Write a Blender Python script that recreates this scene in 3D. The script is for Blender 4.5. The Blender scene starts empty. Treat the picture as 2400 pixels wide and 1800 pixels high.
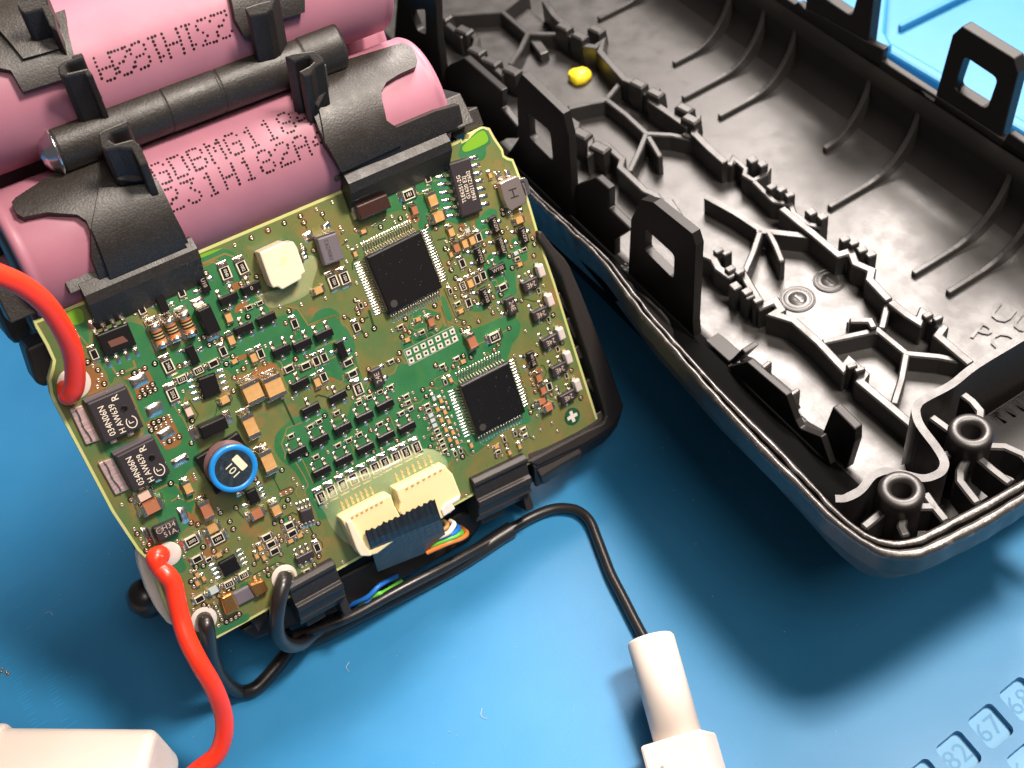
import bpy, bmesh, math, random
from mathutils import Vector, Matrix, noise
from mathutils.geometry import tessellate_polygon
random.seed(7)
SC = bpy.context.scene
COL = SC.collection
V = Vector
# ------------------------------------------------------------------ camera solve
F = 2874.0; CX, CY = 1200.0, 900.0          # focal length and centre in photo pixels (2400 x 1800)
H = 17.8                                     # camera height above the mat (1 unit = 1 cm)
# axes in camera space (x right, y down, z forward)
NS = V((0.13731, 0.62651, 0.76722)).normalized()       # straight down
PU = V((0.82543, -0.43128, 0.36423)); PN = V((-0.47326, -0.17698, 0.86296)); PV = -V((0.30772, 0.88469, 0.35019))
SA = V((0.52391, 0.61141, -0.59304)); SB = V((0.84063, -0.48339, 0.24429))
ZW = -NS
XW = (V((1, 0, 0)) - ZW * ZW.x).normalized()
YW = ZW.cross(XW)
R_CW = Matrix((XW, YW, ZW))                  # camera space -> world
CAMPOS = V((0, 0, H))
def c2w(p): return R_CW @ p + CAMPOS
def d2w(d): return R_CW @ d
def ray(x, y): return V(((x - CX) / F, (y - CY) / F, 1.0))
class Frame:
    """a plane frame: origin o, axes a,b,c in world space"""
    def __init__(s, o, a, b, c):
        s.o, s.a, s.b, s.c = o, a.normalized(), b.normalized(), c.normalized()
        s.M = Matrix((s.a, s.b, s.c)).transposed().to_4x4(); s.M.translation = o
        s.Mi = s.M.inverted()
        s.cam = s.Mi @ CAMPOS
    def hit(s, x, y, w=0.0):
        """local (u, v, w) of the photo pixel on the plane c = w"""
        d = s.Mi.to_3x3() @ d2w(ray(x, y))
        t = (w - s.cam.z) / d.z
        return s.cam + d * t
    def hitb(s, x, y, b):
        d = s.Mi.to_3x3() @ d2w(ray(x, y))
        t = (b - s.cam.y) / d.y
        return s.cam + d * t
    def cyl(s, x, y, cy, cz, r):
        """first hit on a cylinder along local x with axis (cy, cz)"""
        d = s.Mi.to_3x3() @ d2w(ray(x, y)); o = s.cam
        A = d.y**2 + d.z**2; B = (o.y - cy) * d.y + (o.z - cz) * d.z; C = (o.y - cy)**2 + (o.z - cz)**2 - r * r
        D = B * B - A * C
        t = (-B - math.sqrt(max(D, 0))) / A
        return o + d * t
BD = 17.0
def ponb(x, y):
    r = ray(x, y); return r * (BD / PN.dot(r))
PK = Frame(c2w(ponb(42, 771)), d2w(PU), d2w(PV), d2w(-PN))          # board frame: u right, v up the picture, w out of the board
RIMD = 14.0
SH = Frame(c2w(NS * RIMD), d2w(SA), d2w(SB), d2w(-NS))               # shell frame, c=0 at the rim plane
MT = Frame(V((0, 0, 0)), V((1, 0, 0)), V((0, 1, 0)), V((0, 0, 1)))   # mat
# ------------------------------------------------------------------ camera, light, exposure
cam = bpy.data.cameras.new('camera'); camo = bpy.data.objects.new('camera', cam); COL.objects.link(camo)
cam.sensor_width = 36.0; cam.lens = 36.0 * F / 2400.0
camo.matrix_world = Matrix.Translation(CAMPOS) @ (R_CW @ Matrix(((1, 0, 0), (0, -1, 0), (0, 0, -1)))).to_4x4()
cam.clip_start = 0.5; cam.clip_end = 500
cam.dof.use_dof = True; cam.dof.focus_distance = 17.3; cam.dof.aperture_fstop = 0.5
SC.camera = camo
w = bpy.data.worlds.new('World'); SC.world = w; w.use_nodes = True
bg = w.node_tree.nodes['Background']; bg.inputs[0].default_value = (0.86, 0.80, 0.78, 1); bg.inputs[1].default_value = 0.12
def lamp(name, pos, tgt, size, power, col, sy=None):
    l = bpy.data.lights.new(name, 'AREA'); l.shape = 'RECTANGLE' if sy else 'SQUARE'; l.size = size
    if sy: l.size_y = sy
    l.energy = power; l.color = col
    o = bpy.data.objects.new(name, l); COL.objects.link(o)
    o.location = pos; o.rotation_euler = (V(tgt) - V(pos)).to_track_quat('-Z', 'Y').to_euler()
    return o
lamp('desk_lamp', (12, 11, 33), (-1, 11, 0), 5.5, 21000, (1.0, 0.89, 0.78))
lamp('bench_light', (11, 45, 40), (2, 13, 0), 21, 70000, (1.0, 0.89, 0.82), 18)
lamp('fill_light', (14, -12, 50), (0, 11, 0), 18, 11000, (1.0, 0.89, 0.80))  # unseen fill, added to brighten the holder straps and the board
SC.view_settings.view_transform = 'Standard'; SC.view_settings.look = 'None'
SC.view_settings.exposure = 0.0; SC.view_settings.gamma = 1.0
# ------------------------------------------------------------------ materials
def mat(name, col, rough=0.5, metal=0.0, spec=0.5, bump=None, var=None, coat=0.0, trans=None, sss=0, roughvar=None, aniso=None):
    """bump=(scale, strength, dist)  var=(scale, colour2, lo, hi)"""
    m = bpy.data.materials.new(name); m.use_nodes = True; nt = m.node_tree; N = nt.nodes; L = nt.links
    b = N['Principled BSDF']
    b.inputs['Base Color'].default_value = (*col, 1); b.inputs['Roughness'].default_value = rough
    b.inputs['Metallic'].default_value = metal; b.inputs['Specular IOR Level'].default_value = spec
    if coat: b.inputs['Coat Weight'].default_value = coat; b.inputs['Coat Roughness'].default_value = 0.12
    if trans is not None: b.inputs['Alpha'].default_value = trans
    if sss: b.inputs['Subsurface Weight'].default_value = sss; b.inputs['Subsurface Radius'].default_value = (.2, .15, .1); b.inputs['Subsurface Scale'].default_value = .3
    tc = N.new('ShaderNodeTexCoord')
    def nz(sc, det=4, r=0.6):
        n = N.new('ShaderNodeTexNoise'); n.inputs['Scale'].default_value = sc; n.inputs['Detail'].default_value = det
        n.inputs['Roughness'].default_value = r; L.new(tc.outputs['Object'], n.inputs['Vector']); return n
    if var:
        vs = var if isinstance(var, list) else [var]
        prev = None
        for (sc, c2, lo, hi) in vs:
            n = nz(sc); rmp = N.new('ShaderNodeMapRange'); rmp.inputs[1].default_value = lo; rmp.inputs[2].default_value = hi
            L.new(n.outputs[0], rmp.inputs[0])
            mx = N.new('ShaderNodeMix'); mx.data_type = 'RGBA'; L.new(rmp.outputs[0], mx.inputs[0])
            if prev: L.new(prev, mx.inputs[6])
            else: mx.inputs[6].default_value = (*col, 1)
            mx.inputs[7].default_value = (*c2, 1); prev = mx.outputs[2]
        L.new(prev, b.inputs['Base Color'])
    if roughvar:
        n = nz(roughvar[0]); rmp = N.new('ShaderNodeMapRange'); rmp.inputs[1].default_value = .3; rmp.inputs[2].default_value = .7
        rmp.inputs[3].default_value = roughvar[1]; rmp.inputs[4].default_value = roughvar[2]
        L.new(n.outputs[0], rmp.inputs[0]); L.new(rmp.outputs[0], b.inputs['Roughness'])
    if bump:
        n = nz(bump[0], 3); bp = N.new('ShaderNodeBump'); bp.inputs['Strength'].default_value = bump[1]; bp.inputs['Distance'].default_value = bump[2]
        src = n.outputs[0]
        if aniso:
            mp = N.new('ShaderNodeMapping'); mp.inputs['Scale'].default_value = aniso; L.new(tc.outputs['Object'], mp.inputs[0]); L.new(mp.outputs[0], n.inputs['Vector'])
        L.new(src, bp.inputs['Height']); L.new(bp.outputs[0], b.inputs['Normal'])
    return m
M = {}
M['mat'] = mat('silicone_blue', (0.020, 0.170, 0.360), 0.40, spec=0.5, bump=(55, .22, .01), var=(.35, (0.026, 0.192, 0.395), .35, .7), roughvar=(.8, .40, .47))
M['mat_sheen'] = mat('silicone_blue_pocket_sheen', (0.10, 0.30, 0.50), 0.5, bump=(60, .1, .01))  # sheen on the pocket floors is painted in as a lighter blue
M['shell'] = mat('black_moulded_plastic', (0.014, 0.012, 0.012), 0.38, spec=0.55, bump=(45, .16, .010), roughvar=(3.0, .33, .47))
M['shellfloor'] = mat('black_moulded_plastic_brushed', (0.017, 0.0155, 0.015), 0.40, spec=0.7, bump=(9, .14, .02), aniso=(1, 9, 9), roughvar=(2.5, .34, .48))
M['channel_shade'] = mat('black_plastic_channel_shade', (0.002, 0.002, 0.002), 0.85, spec=0.05)  # same plastic, with the left channel's shade put into a near-black colour
M['shell_shaded'] = mat('black_plastic_shaded', (0.010, 0.009, 0.009), 0.46, spec=0.35, bump=(40, .15, .01))  # darker copy of the shell plastic, shade of the unlit walls painted in
M['shellrim'] = mat('scuffed_black_plastic', (0.03, 0.026, 0.024), 0.34, spec=0.7, bump=(8, .35, .02), roughvar=(8, .24, .42), var=(7, (.12, .10, .085), .56, .72))
M['holder'] = mat('grained_black_plastic', (0.015, 0.012, 0.010), 0.52, spec=0.45, bump=(30, .45, .010), roughvar=(5, .40, .52), var=(60, (.06, .05, .042), .54, .75))
M['frame'] = mat('satin_black_plastic', (0.016, 0.012, 0.011), 0.50, spec=0.45, bump=(50, .3, .008), var=(50, (.07, .058, .05), .58, .78))
M['cell'] = mat('pink_shrink_sleeve', (0.30, 0.122, 0.165), 0.5, spec=0.28, bump=(.9, .12, .05), var=(1.2, (0.33, 0.136, 0.18), .35, .65), roughvar=(1.5, .44, .56))
M['cellend'] = mat('steel_can', (0.08, 0.07, 0.07), 0.5, metal=.3)
M['ink'] = mat('black_ink', (0.012, 0.003, 0.005), 0.6, spec=.2)
M['pcb_edge'] = mat('fibreglass_edge', (0.46, 0.43, 0.19), 0.55, bump=(30, .3, .01), var=(4, (0.42, 0.46, 0.14), .4, .6))
M['pour'] = mat('mask_over_copper', (0.145, 0.135, 0.042), 0.27, spec=0.5, coat=.3, bump=(6, .07, .01), var=[(1.1, (0.085, 0.135, 0.045), .40, .58), (2.6, (0.215, 0.125, 0.045), .54, .70)], roughvar=(3, .22, .42))
M['green'] = mat('mask_over_fibre', (0.024, 0.125, 0.045), 0.27, spec=0.5, coat=.3, bump=(6, .07, .01), var=[(1.3, (0.034, 0.148, 0.056), .4, .62), (3.5, (0.040, 0.145, 0.035), .55, .7)], roughvar=(3, .22, .42))
M['lime'] = mat('thin_mask_at_edge', (0.15, 0.32, 0.02), 0.3, coat=.3)
M['copperorange'] = mat('thin_mask_on_copper', (0.27, 0.125, 0.045), 0.3, metal=.2, coat=.3, var=(8, (0.28, 0.12, 0.04), .4, .6))
M['trace'] = mat('trace_under_mask', (0.20, 0.15, 0.050), 0.28, coat=.3)
M['gap'] = mat('clearance_under_mask', (0.018, 0.050, 0.018), 0.3, coat=.2)
M['solder'] = mat('bright_solder', (0.93, 0.80, 0.66), 0.17, metal=1, bump=(34, .5, .014))
M['tin'] = mat('tinned_lead', (0.78, 0.70, 0.62), 0.26, metal=1, bump=(40, .35, .01))
M['gold'] = mat('fluxed_solder', (0.85, 0.55, 0.20), 0.16, metal=1, bump=(22, .6, .02))
M['ring'] = mat('via_plating', (0.80, 0.60, 0.47), 0.30, metal=.9)
M['hole'] = mat('via_hole', (0.012, 0.006, 0.004), 0.8)
M['epoxy'] = mat('black_mould_compound', (0.006, 0.005, 0.005), 0.36, spec=.35, bump=(60, .2, .006))
M['epoxyg'] = mat('grey_mould_compound', (0.026, 0.020, 0.023), 0.42, spec=.4, bump=(60, .25, .006))
M['epoxyb'] = mat('brown_mould_compound', (0.040, 0.016, 0.012), 0.22, spec=.6, coat=.4)
M['crystal'] = mat('grey_ceramic_lid', (0.12, 0.10, 0.115), 0.45)
M['ceram'] = mat('white_ceramic', (0.72, 0.62, 0.48), 0.45)
M['rtop'] = mat('resistor_glaze', (0.010, 0.009, 0.009), 0.25)
M['y'] = mat('capacitor_ochre', (0.47, 0.25, 0.085), 0.42, var=(12, (.52, .30, .12), .4, .6))
M['r'] = mat('capacitor_rust', (0.34, 0.125, 0.06), 0.42)
M['w'] = mat('ferrite_grey', (0.42, 0.47, 0.46), 0.4)
M['p'] = mat('capacitor_pink', (0.60, 0.42, 0.33), 0.4)
M['print'] = mat('white_print', (0.72, 0.62, 0.50), 0.5)
M['brownprint'] = mat('brown_print', (0.13, 0.055, 0.04), .35)
M['printd'] = mat('laser_mark', (0.42, 0.33, 0.27), 0.5)
M['etch'] = mat('faint_laser_etch', (0.035, 0.03, 0.028), 0.5)
M['printk'] = mat('dark_mark', (0.015, 0.012, 0.012), 0.5)
M['led'] = mat('diffuse_led_lens', (0.46, 0.39, 0.36), 0.45)
M['ivory'] = mat('ivory_nylon', (0.68, 0.58, 0.42), 0.38, sss=.15, bump=(20, .08, .01))
M['ivory2'] = mat('ivory_nylon_glued', (0.72, 0.60, 0.33), 0.28, sss=.2, coat=.4)
M['plug'] = mat('white_nylon', (0.66, 0.57, 0.51), 0.5, sss=.2)
M['silk'] = mat('matt_pad_finish', (0.58, 0.51, 0.46), 0.5)
M['padw'] = mat('tinned_square_pad', (0.74, 0.68, 0.60), 0.4, metal=.3)
M['holeb'] = mat('plated_hole', (0.10, 0.035, 0.025), 0.5)
M['red'] = mat('red_silicone_insulation', (0.80, 0.035, 0.012), 0.32, spec=.5, sss=.05, bump=(3, .05, .02))
M['blackwire'] = mat('black_silicone_insulation', (0.014, 0.012, 0.012), 0.33, spec=.55, bump=(5, .1, .02), var=(40, (.05, .04, .035), .6, .8))
M['bluecap'] = mat('blue_lacquer_ring', (0.012, 0.20, 0.55), 0.28, coat=.3, bump=(10, .1, .01))
M['darkslate'] = mat('ferrite_top', (0.035, 0.055, 0.075), 0.5, bump=(40, .3, .01))
M['ferrite'] = mat('inductor_body', (0.16, 0.085, 0.085), 0.5, bump=(12, .2, .01))
M['label'] = mat('cream_ink', (0.66, 0.60, 0.42), 0.5)
M['shunt'] = mat('copper_strap', (0.62, 0.30, 0.10), 0.25, metal=.9, bump=(8, .3, .02))
M['tab'] = mat('pinkish_tinned_tab', (0.74, 0.50, 0.48), 0.42, metal=.75, bump=(6, .35, .02), aniso=(1, 5, 1))
M['can'] = mat('brushed_can', (0.55, 0.46, 0.43), 0.34, metal=.9, bump=(20, .15, .01))
M['band1'] = mat('melf_orange', (0.46, 0.17, 0.05), 0.3, coat=.4)
M['bandk'] = mat('melf_black', (0.02, 0.014, 0.01), 0.3, coat=.4)
M['bandt'] = mat('melf_tan', (0.50, 0.34, 0.16), 0.3, coat=.4)
M['tape'] = mat('black_cloth_tape', (0.012, 0.012, 0.014), 0.30, spec=.6, bump=(14, .5, .02))
M['glue'] = mat('clear_potting_glue', (0.62, 0.66, 0.36), 0.14, trans=0.30, bump=(2.5, .15, .05))
M['steel'] = mat('chromed_steel', (0.72, 0.72, 0.76), 0.18, metal=1)
M['yellow'] = mat('yellow_sealant', (0.75, 0.58, 0.02), 0.45, bump=(8, .6, .05))
M['white'] = mat('white_wire_pvc', (0.85, 0.72, 0.60), 0.4)
M['blue'] = mat('blue_wire_pvc', (0.02, 0.17, 0.62), 0.4)
M['grn'] = mat('green_wire_pvc', (0.14, 0.55, 0.06), 0.4)
M['org'] = mat('orange_wire_pvc', (0.75, 0.22, 0.04), 0.4)
M['fid'] = mat('fiducial_ring', (0.025, 0.13, 0.06), 0.3, coat=.3)
# ------------------------------------------------------------------ mesh helpers
class MB:
    def __init__(s): s.v = []; s.f = []; s.m = []; s.sm = []
    def add(s, vs, fs, mi=0, smooth=False):
        o = len(s.v); s.v += [tuple(x) for x in vs]
        for f in fs: s.f.append(tuple(i + o for i in f)); s.m.append(mi); s.sm.append(smooth)
    def box(s, x0, x1, y0, y1, z0, z1, mi=0, tx=0.0, ty=None):
        """box; tx, ty shrink the top on each side"""
        ty = tx if ty is None else ty
        v = [(x0, y0, z0), (x1, y0, z0), (x1, y1, z0), (x0, y1, z0), (x0 + tx, y0 + ty, z1), (x1 - tx, y0 + ty, z1), (x1 - tx, y1 - ty, z1), (x0 + tx, y1 - ty, z1)]
        s.add(v, [(3, 2, 1, 0), (4, 5, 6, 7), (0, 1, 5, 4), (1, 2, 6, 5), (2, 3, 7, 6), (3, 0, 4, 7)], mi)
    def chip(s, x, y, z0, z1, ch, mi=0):
        """moulded body half sizes x,y: widest at mid height, chamfered top edge"""
        zm = z0 + (z1 - z0) * .45; zt = z1 - ch * .6
        rings = [(x - ch, y - ch, z0), (x, y, zm), (x - ch * .4, y - ch * .4, zt), (x - ch * 1.2, y - ch * 1.2, z1)]
        vs = []
        for (a, b, z) in rings: vs += [(-a, -b, z), (a, -b, z), (a, b, z), (-a, b, z)]
        fs = [(3, 2, 1, 0), (12, 13, 14, 15)]
        for r in range(3):
            for k in range(4): fs.append((r * 4 + k, r * 4 + (k + 1) % 4, r * 4 + 4 + (k + 1) % 4, r * 4 + 4 + k))
        s.add(vs, fs, mi)
    def prism(s, poly, z0, z1, mi=0, holes=(), mside=None, shrink=None):
        """polygon (x,y) list extruded from z0 to z1; z may be callables of point"""
        if mside is None: mside = mi
        loops = [list(poly)] + [list(h) for h in holes]
        allp = [p for l in loops for p in l]; n = len(allp)
        tris = tessellate_polygon([[V((p[0], p[1], 0)) for p in l] for l in loops])
        fz = lambda z, p: z(p) if callable(z) else z
        base = [(p[0], p[1], fz(z0, p)) for p in allp]; top = [(p[0], p[1], fz(z1, p)) for p in allp]
        tf = []; bf = []
        for t in tris:
            a, b, c = [V(allp[i][:2]) for i in t]
            if (b - a).cross(c - a) < 0: t = (t[0], t[2], t[1])
            tf.append(tuple(i + n for i in t)); bf.append((t[0], t[2], t[1]))
        o = len(s.v); s.v += base + top
        for f in tf: s.f.append(tuple(i + o for i in f)); s.m.append(mi); s.sm.append(False)
        for f in bf: s.f.append(tuple(i + o for i in f)); s.m.append(mside); s.sm.append(False)
        k = 0
        for li, l in enumerate(loops):
            m_ = len(l); ar = sum(l[i][0] * l[(i + 1) % m_][1] - l[(i + 1) % m_][0] * l[i][1] for i in range(m_))
            ccw = ar > 0
            if li > 0: ccw = not ccw
            for i in range(m_):
                a = k + i; b = k + (i + 1) % m_
                f = (a, b, b + n, a + n) if ccw else (b, a, a + n, b + n)
                s.f.append(tuple(q + o for q in f)); s.m.append(mside); s.sm.append(False)
            k += m_
    def sheet(s, poly, z, mi=0):
        tris = tessellate_polygon([[V((p[0], p[1], 0)) for p in poly]])
        fs = []
        for t in tris:
            a, b, c = [V(poly[i][:2]) for i in t]
            fs.append(t if (b - a).cross(c - a) > 0 else (t[0], t[2], t[1]))
        s.add([(p[0], p[1], z) for p in poly], fs, mi)
    def lathe(s, prof, seg=24, mi=0, c=(0, 0, 0), axis='z', smooth=True, mis=None):
        """prof: list of (r, h)"""
        vs = []
        for (r, h) in prof:
            for k in range(seg):
                a = 2 * math.pi * k / seg; x, y = r * math.cos(a), r * math.sin(a)
                p = (x, y, h) if axis == 'z' else ((h, x, y) if axis == 'x' else (y, h, x))
                vs.append((p[0] + c[0], p[1] + c[1], p[2] + c[2]))
        o = len(s.v); s.v += vs
        for i in range(len(prof) - 1):
            for k in range(seg):
                a = i * seg + k; b = i * seg + (k + 1) % seg
                s.f.append((a + o, b + o, b + seg + o, a + seg + o)); s.m.append(mis[i] if mis else mi); s.sm.append(smooth)
        if prof[0][0] > 1e-6: s.f.append(tuple(o + k for k in range(seg))[::-1]); s.m.append(mis[0] if mis else mi); s.sm.append(False)
        if prof[-1][0] > 1e-6: s.f.append(tuple(o + (len(prof) - 1) * seg + k for k in range(seg))); s.m.append(mis[-1] if mis else mi); s.sm.append(False)
    def tube(s, pts, r, seg=12, mi=0, cap=True):
        pts = [V(p) for p in pts]; n = len(pts); rs = r if isinstance(r, list) else [r] * n
        up = V((0.13, 0.2, 1)).normalized(); vs = []; prevx = None
        for i, p in enumerate(pts):
            t = (pts[min(i + 1, n - 1)] - pts[max(i - 1, 0)]).normalized()
            x = (up - t * up.dot(t)) if prevx is None else (prevx - t * prevx.dot(t))
            x.normalize(); prevx = x; y = t.cross(x)
            for k in range(seg):
                a = 2 * math.pi * k / seg; vs.append(p + (x * math.cos(a) + y * math.sin(a)) * rs[i])
        fs = [(i * seg + k, i * seg + (k + 1) % seg, (i + 1) * seg + (k + 1) % seg, (i + 1) * seg + k) for i in range(n - 1) for k in range(seg)]
        s.add(vs, fs, mi, True)
        if cap: s.add([vs[k] for k in range(seg)], [tuple(range(seg))[::-1]], mi); s.add(vs[-seg:], [tuple(range(seg))], mi)
    def ribbon(s, pts, wd, z, mi=0):
        pts = [V(p[:2]) for p in pts]; L = []; Rr = []
        for i, p in enumerate(pts):
            a = pts[max(i - 1, 0)]; b = pts[min(i + 1, len(pts) - 1)]
            d1 = (p - a).normalized() if i else (b - p).normalized(); d2 = (b - p).normalized() if i < len(pts) - 1 else d1
            n = V((-(d1 + d2).y, (d1 + d2).x)); n = n.normalized() if n.length > 1e-6 else V((-d1.y, d1.x))
            k = wd / 2 / max(0.5, n.dot(V((-d1.y, d1.x))))
            L.append(p + n * k); Rr.append(p - n * k)
        vs = [(q.x, q.y, z) for q in L] + [(q.x, q.y, z) for q in Rr]; n_ = len(L)
        s.add(vs, [(n_ + i, n_ + i + 1, i + 1, i) for i in range(n_ - 1)], mi)
    def wall(s, pts, wd, z0, z1, mi=0, closed=False):
        """vertical wall of width wd along a polyline"""
        pts = [V(p[:2]) for p in pts]; L = []; Rr = []; N_ = len(pts)
        for i, p in enumerate(pts):
            if closed: a, b = pts[i - 1], pts[(i + 1) % N_]
            else: a, b = pts[max(i - 1, 0)], pts[min(i + 1, N_ - 1)]
            d1 = (p - a); d2 = (b - p)
            if d1.length < 1e-9: d1 = d2
            if d2.length < 1e-9: d2 = d1
            d1 = d1.normalized(); d2 = d2.normalized()
            n = V((-(d1 + d2).y, (d1 + d2).x)); n = n.normalized() if n.length > 1e-6 else V((-d1.y, d1.x))
            k = wd / 2 / max(0.45, n.dot(V((-d1.y, d1.x))))
            L.append(p + n * k); Rr.append(p - n * k)
        vs = []
        for q, q2 in zip(L, Rr): vs += [(q.x, q.y, z0), (q2.x, q2.y, z0), (q2.x, q2.y, z1), (q.x, q.y, z1)]
        fs = []
        for i in range(N_ if closed else N_ - 1):
            a = i * 4; b = ((i + 1) % N_) * 4
            for k in range(4): fs.append((a + k, a + (k + 1) % 4, b + (k + 1) % 4, b + k))
        if not closed: fs += [(3, 2, 1, 0), tuple((N_ - 1) * 4 + k for k in range(4))]
        s.add(vs, [f[::-1] for f in fs], mi)
    def mesh(s, name, mats):
        me = bpy.data.meshes.new(name); me.from_pydata([tuple(v) for v in s.v], [], s.f)
        for m in (mats if isinstance(mats, (list, tuple)) else [mats]): me.materials.append(M[m] if isinstance(m, str) else m)
        me.polygons.foreach_set('material_index', s.m); me.polygons.foreach_set('use_smooth', s.sm)
        me.update(); return me
def fixn(me):
    bm = bmesh.new(); bm.from_mesh(me); bmesh.ops.recalc_face_normals(bm, faces=bm.faces); bm.to_mesh(me); bm.free(); return me
def empty(name, frame_or_mat, label, cat, group=None):
    o = bpy.data.objects.new(name, None); COL.objects.link(o)
    o.matrix_world = frame_or_mat.M if isinstance(frame_or_mat, Frame) else frame_or_mat
    o.empty_display_size = .2
    o['label'] = label; o['category'] = cat
    if group: o['group'] = group
    return o
def put(name, me, parent=None, loc=None, rz=0.0, rot=None, bevel=0, seg=2, label=None):
    o = bpy.data.objects.new(name, me); COL.objects.link(o)
    if parent: o.parent = parent
    if loc is not None: o.location = loc
    if rz: o.rotation_euler.z = rz
    if rot: o.rotation_euler = rot
    if bevel:
        b = o.modifiers.new('bevel', 'BEVEL'); b.width = bevel; b.segments = seg; b.limit_method = 'ANGLE'; b.angle_limit = math.radians(35)
        b.harden_normals = False
    if label: o['label'] = label
    return o
def weld(me, d=1e-4):
    bm = bmesh.new(); bm.from_mesh(me); bmesh.ops.remove_doubles(bm, verts=bm.verts, dist=d)
    bmesh.ops.recalc_face_normals(bm, faces=bm.faces)
    bmesh.ops.dissolve_limit(bm, angle_limit=math.radians(1), verts=bm.verts, edges=bm.edges)
    bm.to_mesh(me); bm.free(); return me
_tx = {}
def text_mesh(txt, size, matn, sx=1.0):
    k = (txt, size, matn, sx)
    if k not in _tx:
        c = bpy.data.curves.new('marking', 'FONT'); c.body = txt; c.size = size; c.align_x = 'CENTER'; c.align_y = 'CENTER'; c.resolution_u = 2
        c.space_line = .95
        o = bpy.data.objects.new('t', c); COL.objects.link(o)
        dg = bpy.context.evaluated_depsgraph_get(); me = bpy.data.meshes.new_from_object(o.evaluated_get(dg))
        if sx != 1.0:
            for v in me.vertices: v.co.x *= sx
        me.materials.clear(); me.materials.append(M[matn]); bpy.data.objects.remove(o); _tx[k] = me; me.name = 'marking'
    return _tx[k]
def catmull(P, n=8):
    P = [V(p) for p in P]; out = []
    Q = [P[0] * 2 - P[1]] + P + [P[-1] * 2 - P[-2]]
    for i in range(1, len(Q) - 2):
        for k in range(n):
            t = k / n; a, b, c, d = Q[i - 1:i + 3]
            out.append(.5 * ((2 * b) + (c - a) * t + (2 * a - 5 * b + 4 * c - d) * t * t + (3 * b - a - 3 * c + d) * t ** 3))
    out.append(P[-1]); return out
def circ(c, r, n=24, ry=None, a0=0): return [(c[0] + r * math.cos(a0 + 2 * math.pi * k / n), c[1] + (ry or r) * math.sin(a0 + 2 * math.pi * k / n)) for k in range(n)]
CROP = dict(A=(400, 520, 5.53), B=(700, 400, 5.53), C=(1000, 400, 7.373), D=(1020, 600, 7.373), E=(1100, 780, 6.9125), F=(800, 700, 5.53), G=(340, 780, 5.53), H=(600, 700, 6.144),
            I=(640, 900, 5.53), J=(1000, 900, 7.373), K=(760, 1080, 5.53), L=(400, 1050, 5.53), M=(0, 600, 3.687), N=(0, 1000, 3.687), O=(300, 1250, 3.687), T=(400, 0, 2.765),
            S=(0, 0, 2.765), U=(900, 0, 2.765), W=(1300, 500, 2.765), X=(1600, 500, 2.765), Y=(1600, 900, 2.765), Q=(1600, 0, 2.765), R=(1100, 900, 3.687), P=(1600, 1350, 2.765), Z=(0, 0, 1.0), z=(1200, 1300, 3.318), y=(0, 1350, 2.765))
def px(c, x, y):
    a = CROP[c]; return (a[0] + x / a[2], a[1] + y / a[2])
def bp(c, x, y, w=0.0): return PK.hit(*px(c, x, y), w)
def bpoly(c, pts, w=0.0): return [tuple(bp(c, x, y, w)[:2]) for x, y in pts]
def spoly(c, pts, w): return [tuple(SH.hit(*px(c, x, y), w)[:2]) for x, y in pts]
# ================================================================== work mat
def mpx(c, x, y, h=0.0): return tuple(MT.hit(*px(c, x, y), h)[:2])
pk_c = [mpx('P', 1998, 968), mpx('P', 1772, 1145)]
A0 = V(mpx('P', 1990, 812)); Bp = V(mpx('P', 1835, 940)); Cp = V(mpx('P', 2160, 1002))
e1 = (A0 - Bp); e2 = (Cp - A0); stepr = V(mpx('P', 2190, 640)) - A0; stepc = V(mpx('P', 2085, 1190)) - Bp
def rr(o, a, b, r=.09, n=4):
    cs = [(o, a, b), (o + a, b, -a), (o + a + b, -a, -b), (o + b, -b, a)]; out = []
    for (c, f, g) in cs:
        f = f.normalized(); g = g.normalized(); cc = c + (f + g) * r
        for k in range(n + 1):
            t = math.pi / 2 * k / n; out.append(tuple(cc - g * r * math.sin(t) - f * r * math.cos(t)))
    return out
pockets = []; names = {(0, 0): '67', (-1, 0): '82', (1, 0): '68', (-2, 0): '81', (0, 1): '66', (1, 1): '65', (-1, 1): '83', (2, 0): '69', (2, 1): '64'}
for (i, j), t in names.items():
    pockets.append((rr(Bp + stepr * i + stepc * j, e1, e2), t, None, (i, j)))
mb = MB(); R = 60
mb.prism([(-R, -18), (R, -18), (R, 70), (-R, 70)], -0.5, 0.0, holes=[p[0] for p in pockets])
me = mb.mesh('work_mat', 'mat'); work_mat = put('work_mat', me); work_mat['kind'] = 'structure'
mang = math.atan2(e1.y, e1.x)
for poly, t, c, ij in pockets:
    mb = MB(); mb.prism(poly, -.45, -.13); f = put('pocket_floor', mb.mesh('pocket_floor', 'mat_sheen'), work_mat)
    cx = sum(p[0] for p in poly) / len(poly); cy = sum(p[1] for p in poly) / len(poly)
    put('pocket_number', text_mesh(t, .42, 'mat'), f, (cx, cy, -.125), rz=mang)
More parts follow.
